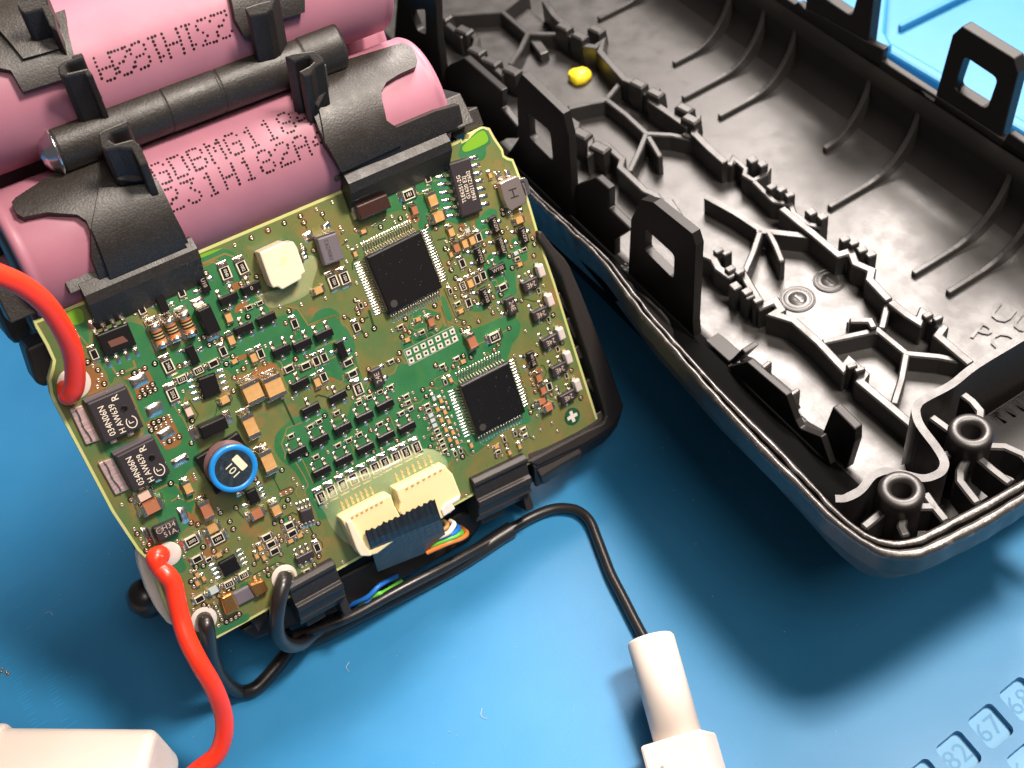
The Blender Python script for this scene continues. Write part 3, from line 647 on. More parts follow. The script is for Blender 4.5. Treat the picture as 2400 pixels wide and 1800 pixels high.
# ================================================================== cell holder
HD = empty('cell_holder', PK, 'grained black plastic cell holder with hooks, straps and clips round the pink cells', 'cell holder')
def wrap(name, pts, cyc, R, th, m='holder', c='S', step=.10, bev=.025, lift=None):
    """plate conforming to a cylinder round the cell axis, outline given in photo crop pixels"""
    cy, cz = cyc
    P_ = []
    for x, y in pts:
        q = PK.cyl(*px(c, x, y), cy, cz, R); P_.append((q.x, math.atan2(q.z - cz, q.y - cy) * R))
    tris = tessellate_polygon([[V((p[0], p[1], 0)) for p in P_]])
    bm = bmesh.new(); vs = [bm.verts.new((p[0], p[1], 0)) for p in P_]
    bm.faces.new(vs)
    lo = min(p[1] for p in P_); hi = max(p[1] for p in P_); k = lo + step
    while k < hi:
        bmesh.ops.bisect_plane(bm, geom=bm.verts[:] + bm.edges[:] + bm.faces[:], plane_co=(0, k, 0), plane_no=(0, 1, 0)); k += step
    lo = min(p[0] for p in P_); hi = max(p[0] for p in P_); k = lo + step
    while k < hi:
        bmesh.ops.bisect_plane(bm, geom=bm.verts[:] + bm.edges[:] + bm.faces[:], plane_co=(k, 0, 0), plane_no=(1, 0, 0)); k += step * 1.5
    for v in bm.verts:
        t = v.co.y / R; v.co = V((v.co.x, cy + R * math.cos(t), cz + R * math.sin(t)))
    bmesh.ops.recalc_face_normals(bm, faces=bm.faces[:])
    # make normals point outwards
    f = bm.faces[0]; cc = f.calc_center_median()
    if f.normal.dot(V((0, cc.y - cy, cc.z - cz))) < 0: bmesh.ops.reverse_faces(bm, faces=bm.faces[:])
    me = bpy.data.meshes.new(name); bm.to_mesh(me); bm.free(); me.materials.append(M[m])
    for p in me.polygons: p.use_smooth = True
    o = put(name, me, HD); s = o.modifiers.new('s', 'SOLIDIFY'); s.thickness = th; s.offset = -1
    if bev:
        b = o.modifiers.new('b', 'BEVEL'); b.width = bev; b.segments = 2; b.limit_method = 'ANGLE'; b.angle_limit = math.radians(50); b.harden_normals = True
    return o
RA = CR + .13
# straps over cell A (left and right) and C
wrap('strap', [(75, 1310), (100, 1280), (400, 1090), (560, 1010), (700, 960), (830, 1010), (915, 1150), (975, 1130), (1030, 1180), (1130, 1390), (1250, 1640), (660, 1850), (600, 1690), (590, 1500), (560, 1430), (500, 1390), (300, 1375), (150, 1405), (105, 1380)], CY_A, RA, .14)
wrap('strap', [(640, 1215), (935, 1205), (1225, 1620), (720, 1830), (590, 1480)], CY_A, RA + .045, .1, bev=.015)
wrap('strap', [(790, 470), (860, 430), (1010, 425), (1420, 300), (1500, 275), (1570, 310), (1600, 390), (1590, 430), (1480, 480), (1400, 530), (1365, 590), (1370, 650), (1400, 780), (1455, 830), (1720, 720), (1870, 680), (1895, 800), (1600, 960), (1110, 1120), (1010, 950), (960, 830), (880, 640)], CY_A, RA, .14, c='T')
wrap('strap', [(960, 700), (1340, 630), (1400, 780), (1470, 830), (1500, 940), (1110, 1120), (1000, 920)], CY_A, RA + .04, .1, c='T', bev=.015)
# upper straps: left side over cells B and C
wrap('strap', [(-300, 820), (-100, 770), (0, 735), (150, 640), (470, 480), (560, 560), (640, 650), (690, 700), (380, 800), (230, 870), (0, 890), (-300, 960)], CY_B, CR + .30, .16)
wrap('strap', [(-300, 330), (0, 210), (420, 60), (450, 240), (480, 360), (560, 480), (390, 520), (150, 595), (70, 455), (0, 440), (-300, 560)], CY_C, RA, .14)
wrap('strap', [(-300, 200), (-300, -60), (230, -120), (300, 0), (400, 190), (400, 310), (150, 380), (0, 200)], CY_C, RA + .06, .14)
# upper right straps
wrap('strap', [(380, -60), (860, -130), (870, 80), (640, 150), (600, 250), (480, 240), (420, 130)], CY_C, RA, .14, c='T')
wrap('strap', [(600, 240), (640, 30), (880, -30), (1180, -90), (1220, 0), (1215, 40), (1020, 130), (1050, 180), (870, 240), (700, 270)], CY_B, CR + .30, .16, c='T')
# tube with cross screw running over the rear cell
def ax(x, y, w_): return PK.hit(*px('S', x, y), w_)
tl, tr = ax(345, 965, -.02), PK.hit(*px('T', 1075, 285), -.02)
tv = (tl.y + tr.y) / 2; TR_ = .33
mb = MB(); L = tr.x - tl.x
seam = [0, .10, .105, L * .52, L * .523, L * .80, L * .803, L]
prof = [(0.12, 0), (TR_ - .03, 0), (TR_, .03), (TR_, 1.5), (TR_ * .95, 1.515), (TR_ * 1.01, 1.53), (TR_ * 1.01, L * .545), (TR_ * .95, L * .55), (TR_ * 1.01, L * .555), (TR_ * 1.01, L * .85), (TR_ * 1.06, L * .855), (TR_ * 1.08, L - .04), (TR_ * 1.03, L), (.1, L)]
prof = [q for a_, b__ in zip(prof, prof[1:]) for q in ([a_] if b__[1] - a_[1] < .2 else [a_, (a_[0], a_[1] + .02), (b__[0], b__[1] - .02)])] + [prof[-1]]; mb.lathe(prof, 48, axis='x'); tb = put('tube', fixn(mb.mesh('tube', 'holder')), HD, (tl.x, tv, -.02), rot=(0, 0, (tr.y - tl.y) / L))
mb = MB(); mb.lathe([(0.001, -.20), (.13, -.19), (.23, -.13), (.29, -.05), (.33, -.03), (.35, -.005), (.33, .012), (.1, .02)], 32, axis='x'); put('screw_head', fixn(mb.mesh('screw_head', 'steel')), tb)
# web plate between the two front cells behind the tube
mb = MB(); mb.box(tl.x + .2, tr.x - .1, tv - .5, tv + .1, -1.0, -.25); put('web', mb.mesh('web', 'holder'), HD, bevel=.03)
# hooks: post with C shaped head
def hook(c, pts_top, w_top, h, name='hook', slot=None):
    P_ = [tuple(PK.hit(*px(c, x, y), w_top)[:2]) for x, y in pts_top]
    sl = []
    # post leans along the mat vertical
    d = PK.Mi.to_3x3() @ V((0, 0, -1)); d = d * (h / abs(d.z))
    d = V((d.x * .55, d.y * .55, -h))
    mb = MB(); n = len(P_)
    tris = tessellate_polygon([[V((p[0], p[1], 0)) for p in P_]])
    top = [(p[0], p[1], w_top) for p in P_]; bot = [(p[0] + d.x, p[1] + d.y, w_top + d.z) for p in P_]
    fs = [tuple(t) for t in tris] + [tuple(i + n for i in t) for t in tris] + [(i, (i + 1) % n, (i + 1) % n + n, i + n) for i in range(n)]
    mb.add(top + bot, fs); me = mb.mesh(name, 'holder'); weld(me); put(name, me, HD, bevel=.02)
hook('S', [(635, 870), (660, 845), (770, 800), (830, 775), (832, 825), (720, 865), (705, 905), (745, 930), (860, 900), (905, 935), (960, 1060), (905, 1075), (850, 965), (760, 960), (690, 975), (655, 960)], .95, 1.5)
hook('S', [(370, 430), (395, 395), (460, 370), (470, 350), (530, 335), (545, 380), (440, 415), (425, 435), (440, 470), (570, 440), (605, 485), (560, 500), (545, 470), (430, 500), (385, 490)], .85, 1.4)
hook('S', [(105, 30), (130, -10), (300, -70), (310, 30), (345, 90), (370, 200), (320, 170), (270, 60), (160, 90), (130, 70)], .8, 1.3)
hook('T', [(735, 365), (780, 345), (930, 325), (985, 370), (1000, 400), (935, 440), (910, 490), (865, 500), (825, 465), (900, 425), (925, 400), (895, 365), (800, 400)], 1.0, 1.5)
hook('T', [(475, 50), (560, 20), (640, 0), (660, -60), (700, -60), (660, 60), (620, 90), (560, 100), (510, 110)], .9, 1.4)
# solid stubs of the hooks that meet the straps
def stub(c, pts, w0, w1, name='hook_post'):
    P_ = [tuple(PK.hit(*px(c, x, y), w1)[:2]) for x, y in pts]; mb = MB(); mb.prism(P_, w0, w1); put(name, weld(mb.mesh(name, 'holder')), HD, bevel=.02)
stub('S', [(690, 980), (850, 975), (960, 1060), (980, 1160), (870, 1180), (760, 1170)], -.2, .55)
stub('S', [(430, 500), (600, 500), (670, 640), (500, 670)], -.3, .4)
stub('T', [(860, 500), (1010, 410), (1030, 560), (960, 700), (900, 640)], -.2, .6)
# bars and clips along the upper edge of the board
def prof_ext(name, x0, x1, prof_, m='holder', y0=0.0, slope=0.0, bev=.02):
    """extrude a (v, w) profile along u"""
    mb = MB(); n = len(prof_)
    vs = [(x0, p[0] + y0, p[1]) for p in prof_] + [(x1, p[0] + y0 + slope * (x1 - x0), p[1]) for p in prof_]
    tris = tessellate_polygon([[V((p[0], p[1], 0)) for p in prof_]])
    fs = [tuple(t) for t in tris] + [tuple(i + n for i in t) for t in tris] + [(i, (i + 1) % n, (i + 1) % n + n, i + n) for i in range(n)]
    mb.add(vs, fs); me = weld(mb.mesh(name, m)); return put(name, me, HD, bevel=bev)
cl0, cl1 = PK.hit(190, 681, .3), PK.hit(452, 575, .3)
prof_ext('clip', cl0.x, cl1.x + .02, [(.12, -.45), (.28, -.3), (.28, .33), (.12, .40), (-.02, .38), (-.42, .02), (-.42, .015), (.0, .015), (.0, -.45)], y0=0.0)
cr0, cr1 = PK.hit(808, 425, .3), PK.hit(1046, 325, .3)
prof_ext('clip', cr0.x, cr1.x, [(.12, -.45), (.30, -.3), (.30, .33), (.12, .42), (-.02, .38), (-.34, .02), (-.34, .015), (.0, .015), (.0, -.45)], y0=0.0)
for (a, b) in [(cl0.x + .95, .01), (cr0.x + 1.05, .01)]:
    pass
prof_ext('bar', -.05, cl0.x + .3, [(.08, -.7), (.62, -.5), (.62, -.02), (.10, .02)])
prof_ext('bar', cl0.x - .15, cl1.x - .35, [(.20, -.7), (.55, -.5), (.50, .22), (.20, .34)])
prof_ext('bar', cr0.x - .1, cr1.x + .55, [(.10, -.7), (.75, -.5), (.66, .10), (.20, .25)])
prof_ext('bar', cr1.x + .3, cr1.x + .85, [(.05, -.7), (.35, -.6), (.35, -.12), (.05, -.1)])
# body of the pack beneath the board, and the frame round its right and lower edges
mb = MB(); mb.box(.25, 7.0, -4.9, -.4, -3.3, -.5); put('body', mb.mesh('body', 'frame'), HD, bevel=.1)
mb = MB(); mb.box(-.05, 7.2, -.7, VA + 3.2, -4.2, -2.6); put('body', mb.mesh('body', 'frame'), HD, bevel=.15)
Z_ = lambda x, y, w_=0: tuple(PK.hit(x, y, w_)[:2])
FW = .10
f_out = [(1262, 540), (1272, 543), (1300, 580), (1325, 606), (1336, 623), (1365, 690), (1390, 753), (1427, 848), (1459, 942), (1462, 955), (1455, 972), (1440, 998), (1420, 1012), (1366, 1044), (1262, 1092)]
f_in = [(1236, 1083), (1330, 1033), (1371, 1011), (1404, 996), (1415, 990), (1420, 975), (1414, 950), (1390, 868), (1352, 752), (1318, 650), (1290, 600), (1262, 560)]
mb = MB(); P_ = [Z_(x, y, FW) for x, y in f_out + f_in]; mb.prism(P_, -.75, FW); put('frame', weld(mb.mesh('frame', 'frame')), HD, bevel=.035)
# skirt under the lower edge of the frame
sk_t = [(1420, 1012), (1366, 1044), (1262, 1092), (1250, 1096)]; sk_b = [(1412, 1040), (1366, 1068), (1264, 1140), (1262, 1142)]
def skirt(name, ct, cb, m='frame', th=.2):
    A_ = [V(PK.hit(x, y, FW - .03)) for x, y in ct]; B_ = []
    for i, (x, y) in enumerate(cb): B_.append(V(PK.hit(x, y, FW - .38)))
    n = len(A_); vs = A_ + B_ + [a + V((-.02, .35, -.1)) for a in A_] + [b + V((-.02, .35, -.1)) for b in B_]
    fs = [(i, i + 1, n + i + 1, n + i) for i in range(n - 1)] + [(2 * n + i, 2 * n + i + 1, 3 * n + i + 1, 3 * n + i) for i in range(n - 1)] + [(i, i + 1, 2 * n + i + 1, 2 * n + i) for i in range(n - 1)] + [(n + i, n + i + 1, 3 * n + i + 1, 3 * n + i) for i in range(n - 1)] + [(0, n, 3 * n, 2 * n), (n - 1, 2 * n - 1, 4 * n - 1, 3 * n - 1)]
    mb = MB(); mb.add(vs, fs); put(name, fixn(mb.mesh(name, m)), HD, bevel=.03)
skirt('skirt', [(1462, 950), (1452, 978), (1440, 998), (1420, 1013), (1366, 1045), (1300, 1078), (1252, 1097)], [(1455, 975), (1446, 1000), (1430, 1022), (1412, 1040), (1366, 1070), (1310, 1112), (1256, 1145)])
skirt('skirt_tab', [(1366, 1062), (1340, 1076), (1300, 1100), (1268, 1120)], [(1362, 1082), (1342, 1094), (1306, 1116), (1272, 1138)])
# inner struts beside the board's right edge
for a, b in [((1292, 622), (1322, 668)), ((1306, 688), (1340, 735)), ((1330, 745), (1352, 790)), ((1350, 812), (1365, 838)), ((1376, 890), (1395, 915))]:
    p, q = V(Z_(*a, -.1)), V(Z_(*b, -.1)); mb = MB(); mb.wall([p, q], .10, -.6, -.08); put('strut', mb.mesh('strut', 'holder'), HD, bevel=.02)
# lower clips
def low_clip(c, a, b, tag_):
    p, q = PK.hit(*px(c, *a), .1), PK.hit(*px(c, *b), .1)
    L = (q - p).length; ang = math.atan2(q.y - p.y, q.x - p.x)
    prof_ = [(.16, -.05), (.16, .10), (.10, .16), (.04, .16), (.02, .10), (-.22, .06), (-.26, .12), (-.36, .10), (-.40, .03), (-.52, -.03), (-.56, -.02), (-.62, -.14), (-.74, -.26), (-.74, -.45), (-.3, -.5)]
    n = len(prof_); vs = [(0, *r_) for r_ in prof_] + [(L, *r_) for r_ in prof_]
    tris = tessellate_polygon([[V((r_[0], r_[1], 0)) for r_ in prof_]])
    fs = [tuple(t) for t in tris] + [tuple(i + n for i in t) for t in tris] + [(i, (i + 1) % n, (i + 1) % n + n, i + n) for i in range(n)]
    mb = MB(); mb.add(vs, fs); put('clip', weld(mb.mesh('clip', 'frame')), HD, loc=(p.x, p.y, 0), rz=ang, bevel=.015)
    mb = MB(); mb.box(L - .12, L + .02, -.95, -.5, -.7, -.18); mb.box(.1, L * .55, -.85, -.6, -.62, -.3); put('clip_foot', mb.mesh('clip_foot', 'frame'), HD, loc=(p.x, p.y, 0), rz=ang, bevel=.02)
low_clip('R', (40, 900), (500, 680), 0)
low_clip('O', (1400, 520), (1800, 300), 1)
# dark undersides seen below the board's lower edge
mb = MB(); P_ = [Z_(*p, -.8) for p in [(560, 1478), (700, 1400), (880, 1310), (1080, 1200), (1160, 1190), (1100, 1270), (960, 1350), (780, 1440), (600, 1500)]]; mb.prism(P_, -1.6, -.8); put('under_rail', weld(mb.mesh('under_rail', 'frame')), HD, bevel=.05)
mb = MB(); P_ = [Z_(*p, -.25) for p in [(578, 1434), (630, 1410), (625, 1440), (605, 1482)]]; mb.prism(P_, -.5, -.22); put('lug', weld(mb.mesh('lug', 'holder')), HD, bevel=.02)
mb = MB(); P_ = [Z_(*p, -.5) for p in [(58, 818), (108, 795), (150, 900), (103, 906), (85, 900)]]; mb.prism(P_, -1.3, -.5); put('side_block', weld(mb.mesh('side_block', 'frame')), HD, bevel=.05)
# ================================================================== wires, plugs, tape
def wp3(x, y, w_=None, h=None):
    if w_ is None: return V(MT.hit(x, y, h))
    p = PK.M @ PK.hit(x, y, w_); return p if p.z > .13 else V(MT.hit(x, y, .13))
def wire(name, pts, r, m, label, cat='wire', group=None, seg=16, rs=None):
    P_ = [wp3(x, y, **k) for x, y, k in pts]; C_ = catmull(P_, 8)
    rr = r if rs is None else [r] * len(C_)
    if rs:
        n = len(rs); rr = []
        for i in range(len(C_)):
            f = i / (len(C_) - 1) * (n - 1); k = min(int(f), n - 2); rr.append(rs[k] + (rs[k + 1] - rs[k]) * (f - k))
    o0 = C_[0].copy(); mb = MB(); mb.tube([p - o0 for p in C_], rr, seg)
    me = mb.mesh(name, m); o = put(name, me, None, o0); o['label'] = label; o['category'] = cat
    if group: o['group'] = group
    return o
W = lambda w_: dict(w_=w_)
Hh = lambda h: dict(h=h)
wire('red_wire', [(-120, 620, W(1.3)), (-50, 628, W(1.3)), (0, 645, W(1.25)), (54, 670, W(1.15)), (108, 714, W(1.0)), (150, 776, W(.8)), (172, 832, W(.6)), (176, 885, W(.42)), (170, 918, W(.30)), (157, 930, W(.2)), (150, 915, W(.10)), (149, 902, W(-.05))], .135, 'red', 'thick red wire arching in from the left edge and soldered beside the large transistor', 'wire', rs=[.135] * 8 + [.12, .09, .09])
wire('red_wire', [(392, 1296, W(.02)), (378, 1300, W(.14)), (366, 1308, W(.2)), (374, 1330, W(.24)), (392, 1348, W(.30)), (406, 1370, W(.33)), (414, 1408, W(.36)), (424, 1450, W(.4)), (440, 1500, W(.5)), (468, 1555, W(.6)), (500, 1610, W(.6)), (522, 1668, W(.5)), (525, 1720, W(.45)), (508, 1768, W(.4)), (470, 1800, W(.35)), (420, 1840, W(.3))], .135, 'red', 'thick red wire hanging in an S bend below the lower left corner of the board', rs=[.05, .14, .145, .12, .14, .135] + [.135] * 10)
wire('black_wire', [(668, 1352, W(.10)), (662, 1375, W(.28)), (652, 1420, W(.30)), (648, 1465, W(.15)), (655, 1495, W(-.1)), (675, 1512, W(-.35)), (705, 1508, W(-.7)), (740, 1480, W(-1.0)), (800, 1440, W(-1.2))], .115, 'blackwire', 'short black wire curling down from the round pad beside the lower clip')
wire('black_wire', [(478, 1450, W(.05)), (484, 1466, W(.22)), (489, 1500, W(.1)), (498, 1545, W(-.3)), (520, 1590, W(-.8)), (560, 1620, W(-1.2)), (600, 1612, W(-1.5)), (650, 1560, W(-1.6)), (700, 1500, W(-1.4)), (780, 1450, W(-1.0))], .115, 'blackwire', 'black wire looping down from the corner pad below the board and back under the pack')
wire('black_cable', [(690, 1490, W(-1.0)), (760, 1468, W(-.75)), (830, 1440, W(-.6)), (940, 1380, W(-.55)), (1060, 1318, W(-.6)), (1160, 1262, W(-.7)), (1240, 1215, W(-.8)), (1290, 1194, W(-.75)), (1330, 1191, W(-.7)), (1360, 1200, W(-.7)), (1384, 1224, W(-.75)), (1402, 1268, W(-.85)), (1418, 1310, W(-1.0)), (1434, 1350, W(-1.1)), (1460, 1400, W(-1.2)), (1489, 1457, W(-1.35)), (1515, 1505, W(-1.5))], .088, 'blackwire', 'black cable running along the lower edge of the pack and out to the white plug')
wire('black_cable', [(640, 1400, W(-1.9)), (650, 1460, W(-1.6)), (680, 1500, W(-1.35)), (740, 1492, W(-1.15)), (830, 1446, W(-1.0)), (940, 1392, W(-.9)), (1050, 1335, W(-.95)), (1120, 1292, W(-1.1)), (1165, 1262, W(-1.3)), (1200, 1240, W(-1.5))], .14, 'blackwire', 'thick black sheathed cable lying in shadow under the lower edge of the pack')
# white plugs
def plug(label, pt, pb, r, coll):
    a, b = wp3(pt[0], pt[1], **pt[2]), wp3(pb[0], pb[1], **pb[2]); d = (b - a); L = d.length; q = d.to_track_quat('Z', 'Y').to_matrix().to_4x4()
    e = empty('white_plug', Matrix.Translation(a) @ q, label, 'plug')
    mb = MB(); mb.lathe([(r * .35, .25), (r * .35, .04), (r * .42, 0), (r * .93, 0), (r, .04), (r * 1.0, L)], 40); put('barrel', fixn(mb.mesh('barrel', 'plug')), e)
    return e, L, r
e, L, r = plug('white cylindrical plug on the end of the black cable at the lower edge', (1524, 1496, Hh(.95)), (1590, 1735, Hh(.55)), .36, 0)
mb = MB(); mb.box(-.47, .47, -.42, .42, L - .02, L + 3.0); put('collar', mb.mesh('collar', 'plug'), e, bevel=.05, rz=.35)
mb = MB(); mb.box(-.2, .2, .40, .52, L + .3, L + 2.6); put('latch', mb.mesh('latch', 'plug'), e, bevel=.04, rz=.35)
mb = MB(); mb.box(-.12, .12, .42, .62, L + .4, L + 2.6); put('latch', mb.mesh('latch', 'plug'), e, bevel=.04, rz=2.4)
a = wp3(375, 1830, **Hh(1.2)); b = wp3(-150, 1822, **Hh(1.2)); d = b - a
e = empty('white_plug', Matrix.Translation(a) @ d.to_track_quat('Z', 'Y').to_matrix().to_4x4(), 'large blurred white plug in the lower left corner of the picture', 'plug')
mb = MB(); mb.prism(rr(V((-.60, -.60)), V((1.2, 0)), V((0, 1.2)), .22, 6), 0, 5.0); put('barrel', weld(mb.mesh('barrel', 'plug')), e, bevel=.14, seg=4)
mb = MB(); mb.prism(rr(V((-.66, -.66)), V((1.32, 0)), V((0, 1.32)), .25, 6), 2.35, 6.0); put('collar', weld(mb.mesh('collar', 'plug')), e, bevel=.08, seg=3)
# round white washer and black foot under the lower left edge
p = PK.hit(400, 1375, -.35)
mb = MB(); P_ = [Z_(*q, -.3) for q in [(322, 1301), (327, 1330), (345, 1385), (368, 1430), (392, 1460), (406, 1468), (440, 1470), (470, 1440), (430, 1330), (370, 1290), (330, 1285)]]; mb.prism(P_, -.55, -.3)
me = weld(mb.mesh('white_washer', 'plug')); o = put('white_washer', me, None, bevel=.04); o.matrix_world = PK.M; o['label'] = 'white curved washer sticking out under the lower left edge of the board'; o['category'] = 'washer'
q = PK.M @ PK.hit(342, 1400, -1.3); mb = MB(); mb.lathe([(0.001, .3), (.16, .27), (.26, .16), (.3, 0), (.26, -.2), (0.001, -.3)], 24); o = put('rubber_foot', mb.mesh('rubber_foot', 'blackwire'), None, q); o['label'] = 'shiny black rubber foot beneath the white washer'; o['category'] = 'foot'
# coloured wires at the tape's right edge
for nm, m_, pts, lb in [('white_wire', 'white', [(1000, 1268, W(-.15)), (1045, 1252, W(.0)), (1058, 1240, W(.02)), (1064, 1228, W(-.05)), (1056, 1222, W(-.2))], 'thin white wire curling out beside the black tape'),
                        ('yellow_wire', 'y', [(1000, 1255, W(-.2)), (1040, 1240, W(-.08)), (1048, 1230, W(-.12)), (1040, 1222, W(-.25))], 'thin yellow wire tucked behind the white one by the tape'),
                        ('blue_wire', 'blue', [(1000, 1275, W(-.2)), (1050, 1255, W(-.05)), (1068, 1246, W(-.08)), (1074, 1236, W(-.3)), (1060, 1230, W(-.5))], 'thin blue wire bending out from under the tape'),
                        ('green_wire', 'grn', [(1000, 1282, W(-.2)), (1050, 1263, W(-.05)), (1072, 1254, W(-.08)), (1082, 1247, W(-.3)), (1060, 1240, W(-.6))], 'thin light green wire bending out from under the tape'),
                        ('orange_wire', 'org', [(1000, 1295, W(-.2)), (1052, 1272, W(-.05)), (1080, 1262, W(-.12)), (1094, 1250, W(-.3)), (1080, 1235, W(-.7))], 'thin orange wire, the lowest in the bundle beside the tape')]:
    wire(nm, pts, .042, m_, lb, seg=10, group='thin coloured wires by the tape')
for nm, m_, pts, lb in [('blue_wire', 'blue', [(815, 1420, W(-.9)), (860, 1400, W(-.6)), (890, 1372, W(-.55)), (930, 1350, W(-.8))], 'thin blue wire in the dark gap below the tape, left of the clip'),
                        ('green_wire', 'grn', [(830, 1432, W(-.9)), (880, 1395, W(-.62)), (900, 1388, W(-.62)), (940, 1362, W(-.9))], 'thin green wire in the dark gap under the tape'),
                        ('blue_wire', 'blue', [(800, 1450, W(-.9)), (850, 1422, W(-.6)), (890, 1400, W(-.62)), (930, 1380, W(-.9))], 'lower thin blue wire just above the black cable')]:
    wire(nm, pts, .04, m_, lb, seg=10, group='thin coloured wires by the tape')
# black cloth tape with a ragged edge over the two connectors
mb = MB(); n = 40; tl_, tr_ = (856, 1250), (1019, 1172); ml_, mr_ = (868, 1284), (1034, 1217); bl_, br_ = (886, 1340), (1050, 1275)
rows = []
def lerp2(a, b, t): return (a[0] + (b[0] - a[0]) * t, a[1] + (b[1] - a[1]) * t)
for i in range(n + 1):
    t = i / n; z = (math.sin(t * math.pi * 24) * .5 + .5) * 5 + 4 * noise.noise(V((t * 9, 1, 0)))
    ridge = .011 * math.sin(t * math.pi * 24)
    p0 = lerp2(tl_, tr_, t); p0 = (p0[0] - .2 * z, p0[1] - z)
    bow = .12 * math.sin(t * math.pi)
    rows.append([PK.hit(*p0, .40 + ridge), PK.hit(*lerp2(tl_, tr_, t), .405 + ridge), PK.hit(*lerp2(lerp2(tl_, tr_, t), ml_ if 0 else lerp2(ml_, mr_, t), .6), .39 + ridge * .8), PK.hit(*lerp2(ml_, mr_, t), .34 + ridge * .3), PK.hit(*lerp2(lerp2(ml_, mr_, t), lerp2(bl_, br_, t), .5), .10), PK.hit(*lerp2(bl_, br_, t), -.22 + .01 * math.sin(t * 20))])
k = len(rows[0]); vs = [p for r_ in rows for p in r_]; fs = [(i * k + j, i * k + j + 1, (i + 1) * k + j + 1, (i + 1) * k + j) for i in range(n) for j in range(k - 1)]
mb.add(vs, fs, 0, False); me = fixn(mb.mesh('cloth_tape', 'tape')); o = put('cloth_tape', me); o.matrix_world = PK.M
s = o.modifiers.new('s', 'SOLIDIFY'); s.thickness = .03; o['label'] = 'strip of black cloth tape with a ragged edge stuck over the cream connectors'; o['category'] = 'tape'
# ================================================================== circuit board
BO = empty('circuit_board', PK, 'green circuit board packed with surface mounted chips, clipped to the battery cells', 'circuit board')
def bz(pts, w_=0.0): return [tuple(PK.hit(x, y, w_)[:2]) for x, y in pts]
bpts = [(79, 755), (190, 708), (450, 594), (823, 436), (1053, 338), (1072, 330), (1081, 325), (1085, 331), (1091, 333), (1098, 326), (1101, 314), (1135, 297), (1148, 300), (1160, 322), (1179, 350), (1182, 364), (1190, 369), (1203, 373), (1213, 397), (1240, 470), (1271, 576), (1300, 660), (1337, 780), (1401, 981), (1403, 996), (1240, 1089), (1067, 1185), (859, 1300), (582, 1456), (499, 1502), (468, 1508), (430, 1490), (403, 1456), (376, 1391), (362, 1350), (345, 1312), (322, 1290), (262, 1200), (156, 1000), (130, 952), (118, 925), (113, 892), (121, 862), (124, 845), (108, 810), (84, 768)]
outl = bz(bpts)
mb = MB(); mb.prism(outl, -.16, -.004, mi=0); put('board_core', mb.mesh('board_core', 'pcb_edge'), BO)
def inset_poly(P_, d):
    P_ = [V(p) for p in P_]; n = len(P_); ar = sum(P_[i].x * P_[(i + 1) % n].y - P_[(i + 1) % n].x * P_[i].y for i in range(n)); s_ = 1 if ar > 0 else -1; out = []
    for i in range(n):
        a, b = (P_[i] - P_[i - 1]).normalized(), (P_[(i + 1) % n] - P_[i]).normalized(); t = (a + b).normalized(); out.append(tuple(P_[i] + V((-t.y, t.x)) * d * s_))
    return out
mb = MB(); mb.sheet(inset_poly(outl, .042), 0.0); put('copper_pour', mb.mesh('copper_pour', 'pour'), BO)
ZG = .0025; ZT = .005; ZV = .009
def region(c, pts, m='green', z=ZG, name='bare_laminate', smooth=True):
    P_ = [bp(c, x, y) for x, y in pts]
    if smooth:
        n = len(P_); out = []
        for i in range(n):
            p = P_[i]; a = P_[i - 1]; b = P_[(i + 1) % n]; ra = min(.09, (a - p).length * .4); rb = min(.09, (b - p).length * .4)
            q0 = p + (a - p).normalized() * ra; q1 = p + (b - p).normalized() * rb
            for t in (0, .33, .66, 1): out.append(tuple((q0 * (1 - t) ** 2 + p * 2 * t * (1 - t) + q1 * t * t)[:2]))
        P_ = out
    else: P_ = [tuple(p[:2]) for p in P_]
    mb = MB(); mb.sheet(P_, z); return put(name, mb.mesh(name, m), BO)
region('Z', [(458, 604), (527, 582), (553, 592), (562, 625), (590, 690), (625, 715), (640, 745), (682, 735), (697, 722), (724, 762), (738, 737), (763, 721), (784, 724), (797, 742), (803, 763), (820, 778), (831, 804), (834, 840), (852, 898), (836, 906), (802, 894), (771, 879), (745, 900), (690, 915), (673, 903), (654, 855), (634, 845), (590, 850), (557, 878), (545, 877), (521, 858), (505, 880), (481, 888), (474, 870), (445, 905), (430, 930), (433, 975), (470, 1062), (474, 1085), (440, 1100), (415, 1150), (460, 1165), (440, 1230), (456, 1228), (430, 1240), (414, 1270), (420, 1300), (440, 1330), (425, 1345), (400, 1330), (385, 1250), (350, 1175), (325, 1175), (300, 1120), (262, 1080), (235, 1045), (265, 1040), (330, 1030), (345, 1000), (300, 900), (272, 873), (260, 906), (250, 870), (232, 850), (215, 800), (300, 752), (339, 763), (358, 830), (380, 835), (440, 800), (470, 780), (420, 745), (380, 730), (345, 720), (330, 690), (440, 640)])
region('Z', [(860, 903), (908, 881), (925, 872), (938, 850), (955, 857), (948, 823), (935, 800), (990, 790), (1026, 776), (1040, 765), (1080, 769), (1100, 770), (1111, 770), (1140, 760), (1176, 743), (1206, 741), (1221, 757), (1217, 787), (1200, 805), (1195, 825), (1190, 836), (1192, 846), (1240, 965), (1245, 985), (1232, 995), (1190, 1000), (1150, 1035), (1108, 1068), (1088, 1055), (1075, 1056), (1049, 1087), (1044, 1100), (1000, 1180), (860, 1250), (800, 1262), (791, 1250), (794, 1228), (771, 1213), (745, 1220), (743, 1204), (715, 1150), (700, 1117), (687, 1099), (663, 1083), (642, 1054), (645, 1016), (683, 983), (720, 965), (750, 955), (768, 962), (774, 987), (800, 985), (817, 972), (821, 954), (832, 936), (840, 905)])
